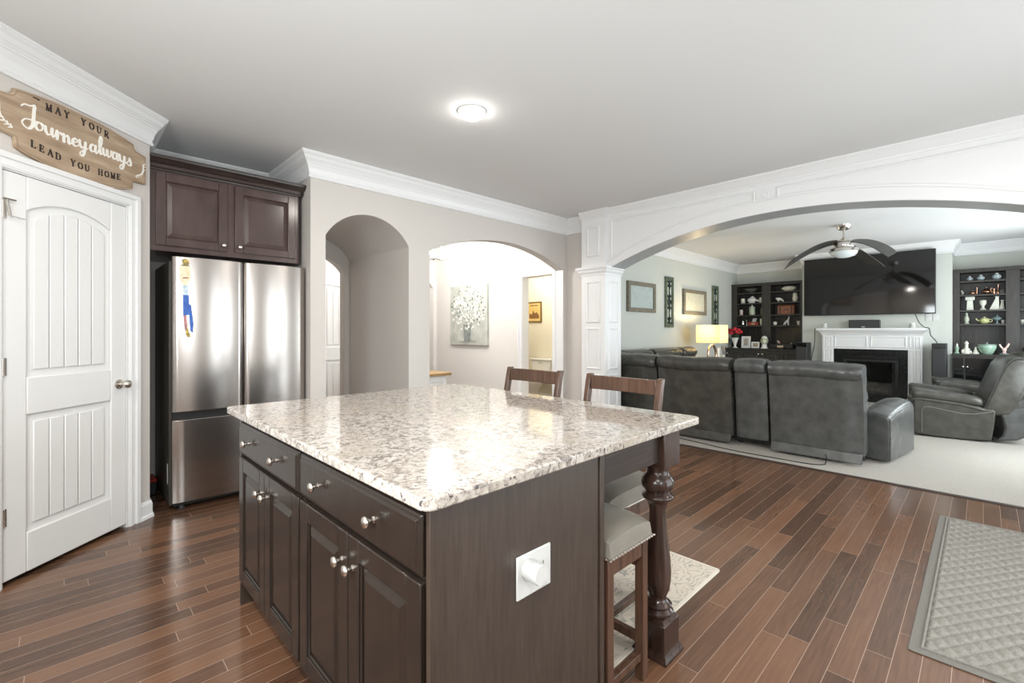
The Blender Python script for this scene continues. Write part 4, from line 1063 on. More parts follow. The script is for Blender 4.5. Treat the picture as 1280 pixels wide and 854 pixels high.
for a, b in ((2.49, 2.835), (2.845, 3.19), (3.20, 3.545), (3.555, 3.885)):
    raised_panel_door(bl, 'x', 10.27, a, b, .10, .84, -1, BLACKW, rail=.05, knob=(b - .03 if a in (2.845, 3.555) else a + .03, .79))
for a, b in ((.21, .34), (-.36, .20), (-1.04, -.37)):
    g = M().box(10.250, 10.2695, a + .004, b - .004, .10, .84).obj('door', GLOSSB, br_, bev=.004, label='glossy black cabinet door')
    cab_knob(g, 'x', 10.250, b - .02 if b < .25 else a + .02, .70, -1)

SH = (1.385, 1.61, 1.865, 2.09)   # shelf tops
XS = 10.72
def lathe_item(name, label, cat, y, z, prof, mt, x=XS, n=18, group=None, sx=1, sy=1, parts=()):
    t = thing(name, label, cat, (x, y, z), 0, group)
    M().lathe(prof, (x, y, z + .0005), n, sx, sy).obj('body', mt, t, smooth=True)
    for nm, pf, mm in parts: M().lathe(pf, (x, y, z + .0005), n, sx, sy).obj(nm, mm, t, smooth=True)
    return t
def candle(y, z, label, r=.035, h=.10, x=XS, mt=IVORY, group=None):
    return lathe_item('candle_jar', label, 'candle', y, z, [(r * .9, 0), (r, .006), (r, h * .86), (r * .96, h * .88), (0, h * .88)], mt, x, 16, group, parts=(('lid', [(r * .85, h * .88), (r * .95, h * .90), (r * .9, h), (0, h)], CERW),))
GL1 = 'ornaments on the left bookcase'
# left bookcase, outer (left) bay: y 3.284..3.788
lathe_item('bowl', 'dark shallow bowl on the top shelf of the left bookcase', 'bowl', 3.53, SH[3], [(.05, 0), (.052, .012), (.09, .03), (.135, .075), (.14, .085), (.13, .085), (.06, .03), (0, .025)], mat('dark_bowl', (.10, .10, .08), .4, var=.4, vscale=30), group=GL1)
candle(3.70, SH[2], 'white candle jar left of the fish figurine', .042, .11, group=GL1)
t = thing('fish_figurine', 'white ceramic fish figurine on the left bookcase', 'figurine', (XS, 3.50, SH[2]), 0, GL1)
M().ball((XS, 3.515, SH[2] + .072), .045, .095, .058).obj('body', CERW, t, smooth=True)
M().prism([(3.44, SH[2] + .06), (3.385, SH[2] + .02), (3.37, SH[2] + .05), (3.385, SH[2] + .085)], 'x', XS - .012, XS + .012).obj('tail', CERW, t, bev=.004)
M().prism([(3.56, SH[2] + .12), (3.50, SH[2] + .165), (3.46, SH[2] + .125), (3.46, SH[2] + .105)], 'x', XS - .008, XS + .008).obj('fin', CERW, t, bev=.003)
M().box(XS - .04, XS + .04, 3.46, 3.57, SH[2] + .0005, SH[2] + .022).obj('base', CERW, t, bev=.006)
candle(3.335, SH[2], 'small white candle jar right of the fish figurine', .032, .12, group=GL1)
candle(3.735, SH[1], 'pinkish candle jar at the left end of the middle shelf', .036, .12, mt=mat('pink_wax', (.66, .52, .46), .4), group=GL1)
lathe_item('canister', 'tall pale green painted canister on the left bookcase', 'canister', 3.51, SH[1], [(.055, 0), (.058, .004), (.058, .175), (.05, .185), (0, .19)], mat('painted_canister', (.62, .66, .52), .3, col2=(.40, .48, .36), vscale=24), group=GL1, parts=(('finial', [(.012, .188), (.018, .20), (.014, .215), (.004, .221), (.001, .222)], CERW),))
candle(3.315, SH[1], 'amber candle jar beside the middle stile', .024, .12, mt=mat('amber_wax', (.33, .22, .10), .4), group=GL1)
lathe_item('silver_pitcher', 'small silver pitcher behind the red roses', 'pitcher', 3.70, SH[0], [(.028, 0), (.03, .004), (.038, .035), (.03, .07), (.022, .09), (.03, .105), (.0, .105)], CHROME, group=GL1)
lathe_item('silver_candlestick', 'thin silver candlestick beside the red box', 'candlestick', 3.62, SH[0], [(.028, 0), (.026, .006), (.008, .014), (.006, .09), (.014, .10), (.01, .115), (0, .115)], CHROME, group=GL1)
t = thing('keepsake_box', 'red lacquered box with a gold plaque on the left bookcase', 'box', (XS, 3.475, SH[0]), 0, GL1)
M().box(XS - .05, XS + .05, 3.375, 3.575, SH[0] + .0005, SH[0] + .055).obj('body', REDL, t, bev=.003)
M().box(XS - .054, XS + .054, 3.371, 3.579, SH[0] + .055, SH[0] + .075).obj('lid', REDL, t, bev=.003)
M().box(XS - .0535, XS - .050, 3.44, 3.51, SH[0] + .018, SH[0] + .045).obj('plaque', mat('gold_plate', (.62, .48, .25), .3, .6), t)
t = thing('photo_card', 'white card standing on the red lacquered box', 'card', (XS, 3.47, SH[0] + .076), 0, GL1)
M().hexa([(XS - .03, 3.43, SH[0] + .0765), (XS - .024, 3.43, SH[0] + .0765), (XS - .024, 3.505, SH[0] + .0765), (XS - .03, 3.505, SH[0] + .0765), (XS, 3.415, SH[0] + .155), (XS + .006, 3.415, SH[0] + .155), (XS + .006, 3.49, SH[0] + .155), (XS, 3.49, SH[0] + .155)]).obj('sheet', PLATE, t)
candle(3.325, SH[0], 'cream pillar candle on the lowest shelf beside the stile', .030, .15, group=GL1)
# left bookcase, inner (right) bay: y 2.575..3.112
t = thing('covered_dish', 'oval ivory covered dish on the top shelf of the left bookcase', 'dish', (XS, 2.80, SH[3]), 0, GL1)
M().lathe([(.07, 0), (.075, .01), (.125, .035), (.145, .055), (.14, .060), (0, .060)], (XS, 2.80, SH[3] + .0005), 26, .62, 1).obj('body', IVORY, t, smooth=True)
M().lathe([(.135, .060), (.13, .072), (.09, .098), (.03, .108), (0, .108)], (XS, 2.80, SH[3] + .0005), 26, .62, 1).obj('lid', IVORY, t, smooth=True)
t = thing('bear_figurine', 'white polar bear figurine on the left bookcase', 'figurine', (XS, 2.965, SH[2]), 0, GL1)
m = M(); z = SH[2]
vs = [m.b.verts.new(p) for p in ((XS, 2.91, z + .065), (XS, 2.955, z + .072), (XS, 3.00, z + .072), (XS, 3.035, z + .083), (XS, 3.055, z + .078), (XS - .018, 2.905, z + .003), (XS + .018, 2.91, z + .003), (XS - .018, 2.985, z + .003), (XS + .018, 3.005, z + .003))]
for a, b in ((0, 1), (1, 2), (2, 3), (3, 4), (0, 5), (0, 6), (2, 7), (2, 8)): m.b.edges.new((vs[a], vs[b]))
def skin(m, name, mt, parent, radii):
    off = OFF[parent.name]; bmesh.ops.translate(m.b, vec=-off, verts=m.b.verts[:])
    me = bpy.data.meshes.new(name); m.b.to_mesh(me); m.b.free(); o = bpy.data.objects.new(name, me); link(o, parent); OFF[o.name] = off
    me.materials.append(mt)
    if not me.skin_vertices:
        md0 = o.modifiers.new('skin', 'SKIN')
        bm2 = bmesh.new(); bm2.from_mesh(me); L_ = bm2.verts.layers.skin.verify()
        for v, r in zip(bm2.verts, radii): v[L_].radius = (r, r)
        list(bm2.verts)[0][L_].use_root = True
        bm2.to_mesh(me); bm2.free()
    s = o.modifiers.new('sub', 'SUBSURF'); s.levels = 2; s.render_levels = 2
    return o
skin(m, 'body', CERW, t, [.028, .032, .028, .022, .010, .011, .011, .011, .011])
lathe_item('owl_vase', 'ivory owl-shaped vase on the left bookcase', 'vase', 2.69, SH[2], [(.035, 0), (.04, .006), (.05, .06), (.05, .10), (.042, .125), (.046, .145), (.045, .162), (.034, .170), (.0, .16)], IVORY, group=GL1, parts=(('ear_tuft', [(.036, .164), (.040, .172), (.030, .186), (.026, .175)], IVORY),))
t = thing('wooden_chest', 'red-brown wooden chest on the left bookcase', 'chest', (XS, 2.845, SH[1]), 0, GL1)
M().box(XS - .075, XS + .075, 2.69, 2.99, SH[1] + .0005, SH[1] + .135).obj('body', CHESTW, t, bev=.004)
M().prism([(XS - .078, SH[1] + .135), (XS - .078, SH[1] + .168), (XS - .045, SH[1] + .195), (XS + .045, SH[1] + .195), (XS + .078, SH[1] + .168), (XS + .078, SH[1] + .135)], 'y', 2.687, 2.993).obj('lid', CHESTW, t, bev=.003)
DKB = mat('dark_strap', (.06, .02, .012), .5)
for y in (2.735, 2.945): M().box(XS - .0795, XS - .075, y - .011, y + .011, SH[1] + .002, SH[1] + .165).obj('strap', DKB, t)
M().tube([(XS - .077, 2.80, SH[1] + .075), (XS - .088, 2.81, SH[1] + .105), (XS - .088, 2.87, SH[1] + .105), (XS - .077, 2.88, SH[1] + .075)], .006, 6).obj('handle', DKB, t)
lathe_item('round_jar', 'small round white jar at the left of the giraffe figurine', 'jar', 3.06, SH[0], [(.022, 0), (.036, .015), (.042, .04), (.036, .065), (.02, .078), (0, .08)], CERW, group=GL1)
t = thing('giraffe_figurine', 'white giraffe figurine on the lowest open shelf', 'figurine', (XS, 2.84, SH[0]), 0, GL1)
m = M(); z = SH[0]
vs = [m.b.verts.new(p) for p in ((XS, 2.875, z + .07), (XS, 2.825, z + .085), (XS, 2.805, z + .145), (XS, 2.80, z + .178), (XS, 2.815, z + .180), (XS, 2.905, z + .003), (XS + .012, 2.87, z + .003), (XS - .012, 2.80, z + .003), (XS + .012, 2.825, z + .003))]
for a, b in ((0, 1), (1, 2), (2, 3), (3, 4), (0, 5), (0, 6), (1, 7), (1, 8)): m.b.edges.new((vs[a], vs[b]))
skin(m, 'body', CERW, t, [.020, .020, .011, .011, .008, .007, .007, .007, .007])
lathe_item('white_mug', 'small cream cup right of the giraffe figurine', 'cup', 2.625, SH[0], [(.022, 0), (.026, .01), (.034, .07), (.036, .085), (.032, .085), (.024, .015), (0, .012)], IVORY, group=GL1)

# on the left base cabinet (top .9045)
TB = .9045; XB_ = 10.38
ro = thing('rose_vase', 'white footed vase of red roses on the left base cabinet', 'vase', (XB_, 3.745, TB))
M().lathe([(.055, 0), (.056, .008), (.030, .020), (.022, .04), (.030, .08), (.055, .15), (.068, .19), (.075, .215), (.068, .215), (.05, .15), (0, .12)], (XB_, 3.745, TB + .0005), 22).obj('vase', CERW, ro, smooth=True)
for sy in (-1, 1): M().tube(crv([(XB_, 3.745 + sy * .062, TB + .20), (XB_, 3.745 + sy * .105, TB + .17), (XB_, 3.745 + sy * .085, TB + .08), (XB_, 3.745 + sy * .06, TB + .03)], 5), .007, 6).obj('handle', mat('vase_handle', (.03, .025, .02), .4), ro)
GRN = mat('leaf_green', (.035, .10, .03), .5, col2=(.10, .22, .07), vscale=30)
ROSE = mat('rose_red', (.42, .008, .018), .5, col2=(.68, .02, .04), vscale=60)
fb = M(); rr = random.Random(4)
for k in range(26):
    a = rr.uniform(0, 2 * PI); d = rr.uniform(.02, .11); z = TB + .22 + rr.uniform(-.02, .12)
    x, y = XB_ + d * math.cos(a), 3.745 + d * math.sin(a) * 1.15
    fb.prism([(x - .022, y), (x, y - .014), (x + .03, y), (x, y + .014)], 'z', z, z + .003)
    fb.tube([(XB_, 3.745, TB + .17), (x, y, z)], .002, 5)
fb.obj('foliage', GRN, ro)
for k in range(13):
    a = k * 2.4; d = .016 + .031 * math.sqrt(k)
    x, y, z = XB_ + d * math.cos(a) * .8, 3.745 + d * math.sin(a) * 1.05, TB + .345 + .04 * math.cos(k * 1.7) + .03 * (1 - d / .12)
    m = M()
    for q in range(3):
        rr_ = .042 - .012 * q
        m.lathe([(rr_ * .3, -.03), (rr_ * .85, -.018), (rr_, .0 + q * .006), (rr_ * .86, .02 + q * .006), (rr_ * .80, .012 + q * .006), (rr_ * .5, -.01)], (x, y, z), 9)
    m.obj('rose', ROSE, ro, smooth=True)
def frame(name, label, x, y0, y1, z0, z1, wd, lean, fm_, pm, mm=PLATE, mw=.03):
    t = thing(name, label, 'picture frame', (x, (y0 + y1) / 2, z0))
    m = M()
    m.box(x - .014, x, y0, y1, z0, z0 + wd).box(x - .014, x, y0, y1, z1 - wd, z1).box(x - .014, x, y0, y0 + wd, z0 + wd, z1 - wd).box(x - .014, x, y1 - wd, y1, z0 + wd, z1 - wd)
    sh = Matrix.Translation((x, 0, z0)) @ Matrix.Rotation(R(lean), 4, 'Y') @ Matrix.Translation((-x, 0, -z0 + .002))
    m.xform(sh).obj('frame', fm_, t, bev=.002)
    M().box(x - .008, x - .001, y0 + wd, y1 - wd, z0 + wd, z1 - wd).xform(sh).obj('mount', mm, t)
    p_ = M().box(x - .0095, x - .008, y0 + wd + mw, y1 - wd - mw, z0 + wd + mw, z1 - wd - mw).xform(sh).obj('photo', pm, t)
    hh = (z1 - z0) * .6
    M().hexa([(x + .06, (y0 + y1) / 2 - .03, z0 + .002), (x + .064, (y0 + y1) / 2 - .03, z0 + .002), (x + .064, (y0 + y1) / 2 + .03, z0 + .002), (x + .06, (y0 + y1) / 2 + .03, z0 + .002), (x + .018, (y0 + y1) / 2 - .02, z0 + hh), (x + .022, (y0 + y1) / 2 - .02, z0 + hh), (x + .022, (y0 + y1) / 2 + .02, z0 + hh), (x + .018, (y0 + y1) / 2 + .02, z0 + hh)]).obj('easel_back', DGREY, t)
    return t
PH1 = mat('photo_print', (.20, .14, .09), .4, col2=(.50, .45, .40), vscale=30)
frame('framed_photo', 'larger white photo frame beside the rose vase', 10.40, 3.44, 3.62, TB + .001, TB + .245, .022, 6, CERW, PH1)
frame('framed_photo', 'small white landscape photo frame on the left base cabinet', 10.40, 3.265, 3.42, TB + .001, TB + .132, .020, 6, CERW, PH1, mw=.012)
t = thing('ginger_jar', 'green and white lidded jar on a white stand on the left base cabinet', 'jar', (10.40, 3.17, TB))
M().lathe([(.072, 0), (.070, .01), (.052, .03), (.046, .085), (.05, .09), (0, .09)], (10.40, 3.17, TB + .0005), 18).obj('stand', CERW, t, smooth=True)
M().lathe([(.040, .09), (.062, .11), (.074, .15), (.068, .19), (.050, .205), (0, .205)], (10.40, 3.17, TB + .0005), 18).obj('body', mat('green_white_glaze', (.22, .27, .10), .25, col2=(.80, .80, .70), vscale=26, detail=2), t, smooth=True)
M().lathe([(.055, .205), (.058, .215), (.040, .245), (.018, .258), (0, .262)], (10.40, 3.17, TB + .0005), 18).obj('lid', IVORY, t, smooth=True)
t = thing('record_player', 'black record player with a silver front plate on the left base cabinet', 'record player', (10.45, 2.83, TB))
M().box(10.33, 10.58, 2.64, 3.04, TB + .012, TB + .095).obj('body', BLACK, t, bev=.006)
M().box(10.327, 10.331, 2.80, 2.91, TB + .028, TB + .068).obj('front_plate', NICK, t)
for y in (2.68, 3.0): M().lathe([(.016, 0), (.018, .012)], (10.36, y, TB + .0005), 10).obj('foot', BLACK, t)
M().lathe([(.11, .095), (.112, .105), (0, .106)], (10.46, 2.86, TB), 26).obj('platter', DGREY, t, smooth=True)
M().tube([(10.42, 2.69, TB + .10), (10.42, 2.69, TB + .118), (10.50, 2.75, TB + .115)], .006, 6).obj('tone_arm', CHROME, t)
t = thing('bird_figurine', 'small brown and white figurine on the record player', 'figurine', (10.40, 2.90, TB + .107))
M().ball((10.40, 2.90, TB + .107 + .022), .018, .024, .022).obj('body', mat('brown_white_glaze', (.36, .14, .10), .35, col2=(.7, .6, .5), vscale=40), t, smooth=True)
M().ball((10.40, 2.918, TB + .107 + .046), .014).obj('head', CERW, t, smooth=True)

# right bookcase ornaments, first bay y -.245..0.272
GR1 = 'ornaments on the right bookcase'
def jar(y, r, label):
    lathe_item('ginger_jar', label, 'jar', y, SH[3], [(r * .5, 0), (r * .55, r * .12), (r * .95, r * .6), (r, r * .85), (r * .85, r * 1.25), (r * .42, r * 1.5), (0, r * 1.5)], BLUEW, group='blue and white jars on the top shelf', parts=(('lid', [(r * .44, r * 1.5), (r * .48, r * 1.58), (r * .3, r * 1.85), (r * .12, r * 1.95), (0, r * 2.0)], CERW),))
jar(.158, .043, 'smallest blue and white jar, left on the top shelf'); jar(.03, .050, 'middle blue and white jar on the top shelf'); jar(-.15, .059, 'largest blue and white jar, right on the top shelf')
t = thing('bird_figurine', 'small grey bird figurine at the left end of the copper shelf', 'figurine', (XS, .245, SH[2]), 0, GR1)
M().ball((XS, .245, SH[2] + .032), .024, .022, .032).ball((XS, .252, SH[2] + .068), .015).obj('body', mat('stone_glaze', (.40, .42, .36), .4), t, smooth=True)
lathe_item('copper_pot', 'small round copper pot with a lid on the right bookcase', 'pot', .125, SH[2], [(.03, 0), (.04, .012), (.042, .03), (.036, .04), (.02, .055), (.006, .062), (.008, .07), (0, .074)], COPPER, group=GR1)
lathe_item('candlestick', 'short copper candlestick beside the small copper pot', 'candlestick', .075, SH[2], [(.022, 0), (.02, .006), (.008, .014), (.007, .085), (.013, .095), (.011, .115), (0, .115)], COPPER, group=GR1)
lathe_item('covered_dish', 'wide lidded copper dish in the middle of the right bookcase', 'dish', -.035, SH[2], [(.05, 0), (.055, .006), (.085, .03), (.09, .04), (.085, .046), (.05, .075), (.02, .095), (.006, .10), (.008, .135), (0, .14)], COPPER, group=GR1, sx=.6, sy=.64)
t = thing('copper_jug', 'small copper jug with a curved handle on the right bookcase', 'jug', (XS, -.105, SH[2]), 0, GR1)
M().lathe([(.016, 0), (.018, .01), (.016, .05), (.011, .07), (.014, .085), (0, .085)], (XS, -.120, SH[2] + .0005), 14).obj('body', COPPER, t, smooth=True)
M().tube(crv([(XS, -.098, SH[2] + .03), (XS, -.082, SH[2] + .06), (XS, -.09, SH[2] + .095), (XS, -.104, SH[2] + .09)], 4), .0045, 6).obj('handle', COPPER, t)
lathe_item('candlestick', 'tall copper candlestick at the right of the lidded dish', 'candlestick', -.165, SH[2], [(.028, 0), (.026, .03), (.018, .04), (.008, .05), (.009, .13), (.012, .15), (0, .15)], COPPER, group=GR1)
t = thing('trinket_box', 'small dark box at the right end of the copper shelf', 'box', (XS, -.21, SH[2]), 0, GR1)
M().box(XS - .04, XS + .04, -.240, -.182, SH[2] + .0005, SH[2] + .05).obj('body', mat('dark_box', (.06, .055, .05), .4), t, bev=.004)
M().box(XS - .042, XS + .042, -.242, -.180, SH[2] + .05, SH[2] + .062).obj('lid', mat('dark_box_lid', (.09, .08, .07), .4), t, bev=.003)
STN = mat('pale_stone', (.62, .64, .54), .5, col2=(.74, .74, .66), vscale=26)
t = thing('pillar_statue', 'pale T-shaped stone statue on the right bookcase', 'statue', (XS, .155, SH[1]), 0, GR1)
M().hexa([(XS - .035, .112, SH[1] + .0005), (XS + .035, .112, SH[1] + .0005), (XS + .035, .198, SH[1] + .0005), (XS - .035, .198, SH[1] + .0005), (XS - .03, .122, SH[1] + .165), (XS + .03, .122, SH[1] + .165), (XS + .03, .19, SH[1] + .165), (XS - .03, .19, SH[1] + .165)]).obj('shaft', STN, t, bev=.006)
M().box(XS - .042, XS + .042, .098, .214, SH[1] + .165, SH[1] + .225).obj('capital', STN, t, bev=.012)
t = thing('bust_statue', 'small pale stone bust on the right bookcase', 'statue', (XS, .005, SH[1]), 0, GR1)
M().lathe([(.038, 0), (.038, .02), (.02, .03), (.02, .07), (.035, .085), (.042, .11), (.042, .15), (.03, .162), (0, .165)], (XS, .005, SH[1] + .0005), 14).obj('body', STN, t, smooth=True)
M().ball((XS - .012, .005, SH[1] + .125), .036, .034, .036).obj('face', STN, t, smooth=True)
t = thing('tower_sculpture', 'pale sculpture of two leaning towers on the right bookcase', 'sculpture', (XS, -.155, SH[1]), 0, GR1)
M().prism([(-.065, SH[1] + .0005), (-.135, SH[1] + .185), (-.128, SH[1] + .218), (-.178, SH[1] + .212), (-.172, SH[1] + .185), (-.18, SH[1] + .0005)], 'x', XS - .035, XS + .035).obj('tall_tower', STN, t, bev=.006)
M().prism([(-.178, SH[1] + .0005), (-.198, SH[1] + .13), (-.190, SH[1] + .155), (-.236, SH[1] + .152), (-.226, SH[1] + .13), (-.236, SH[1] + .0005)], 'x', XS - .028, XS + .028).obj('short_tower', STN, t, bev=.005)
t = thing('lady_figurine', 'grey-green figurine at the left of the third shelf, right bookcase', 'figurine', (XS, .195, SH[0]), 0, GR1)
M().lathe([(.036, 0), (.034, .01), (.026, .03), (.036, .07), (.032, .10), (.02, .13), (.014, .15), (.018, .165), (.012, .185), (0, .19)], (XS, .195, SH[0] + .0005), 14).obj('body', mat('figurine_green', (.30, .36, .26), .4, col2=(.62, .62, .54), vscale=30), t, smooth=True)
t = thing('teapot', 'round yellow-green teapot on the right bookcase', 'teapot', (XS, -.005, SH[0]), 0, GR1)
YG = mat('yellow_green_glaze', (.42, .44, .16), .2, col2=(.62, .62, .36), vscale=18)
M().lathe([(.035, 0), (.045, .008), (.062, .04), (.060, .07), (.04, .095), (.012, .10), (.016, .112), (0, .118)], (XS, -.012, SH[0] + .0005), 18).obj('body', YG, t, smooth=True)
M().tube([(XS, .046, SH[0] + .045), (XS, .072, SH[0] + .065), (XS, .085, SH[0] + .09)], [.014, .011, .009], 8).obj('spout', YG, t, smooth=True)
M().tube(crv([(XS, -.066, SH[0] + .075), (XS, -.095, SH[0] + .07), (XS, -.095, SH[0] + .035), (XS, -.066, SH[0] + .03)], 4), .006, 6).obj('handle', YG, t)
BG = mat('blue_grey_glass', (.22, .29, .30), .12, var=.2, vscale=20)
lathe_item('compote', 'blue-grey lidded compote on a stem, right bookcase', 'compote', -.155, SH[0], [(.034, 0), (.032, .006), (.012, .014), (.010, .045), (.03, .06), (.062, .078), (.065, .084), (.052, .10), (.024, .118), (.008, .124), (.010, .138), (0, .142)], BG, group=GR1)
lathe_item('teacup', 'tiny white cup at the right end of the third shelf', 'cup', -.22, SH[0], [(.014, 0), (.017, .006), (.022, .05), (.024, .06), (.02, .06), (.014, .01), (0, .008)], CERW, group=GR1)
# right bookcase counter
ZC = .9045; XC = 10.42
def cnt(name, label, cat, y, prof, mt, parts=(), n=20, sx=1, sy=1): return lathe_item(name, label, cat, y, ZC, prof, mt, XC, n, GR1, sx, sy, parts)
cnt('candle_holder', 'slim celadon candle holder at the left of the counter, right bookcase', 'candle holder', .300, [(.034, 0), (.034, .012), (.018, .03), (.024, .08), (.030, .10), (.022, .105), (0, .10)], CELAD, (('candle', [(.012, .10), (.012, .15), (.004, .155), (.0, .17)], CERW),))
t = thing('lighthouse_figurine', 'pale lighthouse-shaped figurine on the counter of the right bookcase', 'figurine', (XC, .19, ZC), 0, GR1)
M().lathe([(.062, 0), (.058, .03), (.05, .05), (.042, .055), (.04, .08), (.024, .085), (.019, .15), (.026, .155), (.024, .175), (.012, .195), (0, .205)], (XC, .19, ZC + .0005), 14).obj('body', STN, t, smooth=True)
M().box(XC - .045, XC + .02, .215, .25, ZC + .0005, ZC + .065).box(XC - .05, XC + .02, .13, .16, ZC + .0005, ZC + .05).obj('rocks', STN, t, bev=.012)
cnt('cone_figurine', 'small pale cone-shaped figurine left of the green jar', 'figurine', .085, [(.045, 0), (.044, .012), (.028, .03), (.02, .06), (.014, .08), (.016, .095), (.008, .11), (0, .115)], STN)
t = thing('lidded_jar', 'large celadon green jar with a glass lid on the right bookcase', 'jar', (XC, -.04, ZC), 0, GR1)
M().lathe([(.06, 0), (.065, .006), (.09, .06), (.108, .11), (.106, .135), (.095, .15), (0, .15)], (XC, -.04, ZC + .0005), 26).obj('body', CELAD, t, smooth=True)
M().lathe([(.115, .15), (.115, .155), (.02, .162), (.008, .166), (.010, .185), (0, .19)], (XC, -.04, ZC + .0005), 26).obj('lid', mat('pale_glass', (.30, .36, .34), .12), t, smooth=True)
t = thing('heron_figurine', 'pink and white bird figurine at the right end of the counter', 'figurine', (XC, -.225, ZC), 0, GR1)
PW = mat('pink_white_glaze', (.62, .28, .22), .3, col2=(.80, .76, .70), vscale=28)
M().lathe([(.06, 0), (.058, .012), (.03, .022), (0, .024)], (XC, -.225, ZC + .0005), 16).obj('base', mat('slate_base', (.18, .20, .22), .3), t, smooth=True)
M().tube(crv([(XC, -.215, ZC + .02), (XC, -.22, ZC + .07), (XC, -.19, ZC + .12), (XC, -.175, ZC + .16)], 5), [.012] * 15 + [.006], 8).tube(crv([(XC, -.235, ZC + .02), (XC, -.235, ZC + .08), (XC, -.26, ZC + .13), (XC, -.275, ZC + .175)], 5), [.014] * 15 + [.006], 8).ball((XC, -.226, ZC + .075), .022, .028, .03).obj('body', PW, t, smooth=True)
# next bay, only its left edge is in view
lathe_item('cup', 'small pale cup in the second bay of the right bookcase', 'cup', -.425, SH[0], [(.014, 0), (.02, .006), (.024, .05), (.026, .06), (.02, .06), (0, .01)], STN, group=GR1)
cnt('dark_bottle', 'dark bottle in the second bay of the right bookcase', 'bottle', -.445, [(.03, 0), (.034, .01), (.034, .10), (.014, .13), (.012, .16), (0, .162)], BLACK)

# ------------------------------------------------------------------ fireplace
fp = thing('fireplace_mantel', 'white fireplace mantel with panelled frieze and pilasters', 'mantel', (10.25, 1.41, .008))
XM = 10.205; y0, y1 = .705, 2.115
m = M().box(XM, 10.3495, y0, .89, .008, 1.20).box(XM, 10.3495, 1.94, y1, .008, 1.20).box(XM, 10.3495, .89, 1.94, .943, 1.20)
m.obj('surround', WHITE, fp, bev=.003)
m = M()
for a, b in ((.915, 1.385), (1.445, 1.915)): m.mould([(a, .985), (b, .985), (b, 1.165), (a, 1.165)], 'x', XM, -1, .02, .010)
for a, b in ((.735, .785), (.815, .865), (1.965, 2.015), (2.04, 2.09)):
    m.mould([(a, .985), (b, .985), (b, 1.165), (a, 1.165)], 'x', XM, -1, .014, .009); m.mould([(a, .16), (b, .16), (b, .93), (a, .93)], 'x', XM, -1, .014, .009)
m.obj('moulding', WHITE, fp)
m = M().sweep([(10.3495, y0), (XM, y0), (XM, y1), (10.3495, y1)], [(-o, z) for o, z in ((0, 1.195), (.012, 1.197), (.016, 1.215), (.03, 1.235), (.055, 1.262), (.062, 1.27), (.062, 1.28), (0, 1.28))])
m.box(10.125, 10.3495, .622, 2.20, 1.281, 1.318)
m.obj('shelf', WHITE, fp, bev=.004)
M().sweep([(10.3495, y0), (XM, y0), (XM, .89), (10.3495, .89)], [(-o, z) for o, z in ((0, .008), (.012, .008), (.012, .12), (0, .13))]).obj('plinth', WHITE, fp)
fi = thing('fireplace_insert', 'black gas fireplace insert with glass front and logs inside the white mantel', 'fireplace', (10.3, 1.41, .008))
SLATE = mat('black_granite_surround', (.012, .013, .012), .15, var=.3, vscale=30)
M().box(10.235, 10.34, .8905, 1.10, .008, .942).box(10.235, 10.34, 1.72, 1.9395, .008, .942).box(10.235, 10.34, 1.10, 1.72, .76, .942).box(10.235, 10.34, 1.10, 1.72, .008, .12).obj('surround', SLATE, fi)
m = M()
for k in range(3): m.box(10.228, 10.234, 1.03, 1.80, .775 + .018 * k, .785 + .018 * k)
m.box(10.226, 10.2349, 1.02, 1.06, .10, .76).box(10.226, 10.2349, 1.76, 1.80, .10, .76).box(10.226, 10.2349, 1.06, 1.76, .72, .76).box(10.226, 10.2349, 1.06, 1.76, .10, .15)
m.obj('frame', mat('firebox_metal', (.03, .03, .028), .3, .6), fi, bev=.003)
M().box(10.330, 10.345, 1.10, 1.72, .12, .76).obj('firebox_back', BLACK, fi)
LOG = mat('ceramic_log', (.16, .13, .10), .9, col2=(.36, .31, .26), vscale=18, bump=.4, bscale=40)
for a, b, z, r in ((1.16, 1.62, .20, .036), (1.22, 1.68, .27, .032), (1.30, 1.56, .335, .028)):
    M().tube([(10.285, a, z), (10.29, (a + b) / 2, z + .012), (10.285, b, z - .004)], [r, r * 1.08, r * .9], 10).obj('log', LOG, fi, smooth=True)
gm = bpy.data.materials.new('fire_glass'); gm.use_nodes = True; nt = gm.node_tree; nt.nodes.clear()
o_ = nt.nodes.new('ShaderNodeOutputMaterial'); tr_ = nt.nodes.new('ShaderNodeBsdfTransparent'); tr_.inputs[0].default_value = (.55, .55, .53, 1); gl = nt.nodes.new('ShaderNodeBsdfGlossy'); gl.inputs['Roughness'].default_value = .05
mx = nt.nodes.new('ShaderNodeMixShader'); mx.inputs[0].default_value = .08
nt.links.new(tr_.outputs[0], mx.inputs[1]); nt.links.new(gl.outputs[0], mx.inputs[2]); nt.links.new(mx.outputs[0], o_.inputs[0])
M().box(10.2351, 10.238, 1.10, 1.72, .15, .72).obj('glass', gm, fi)

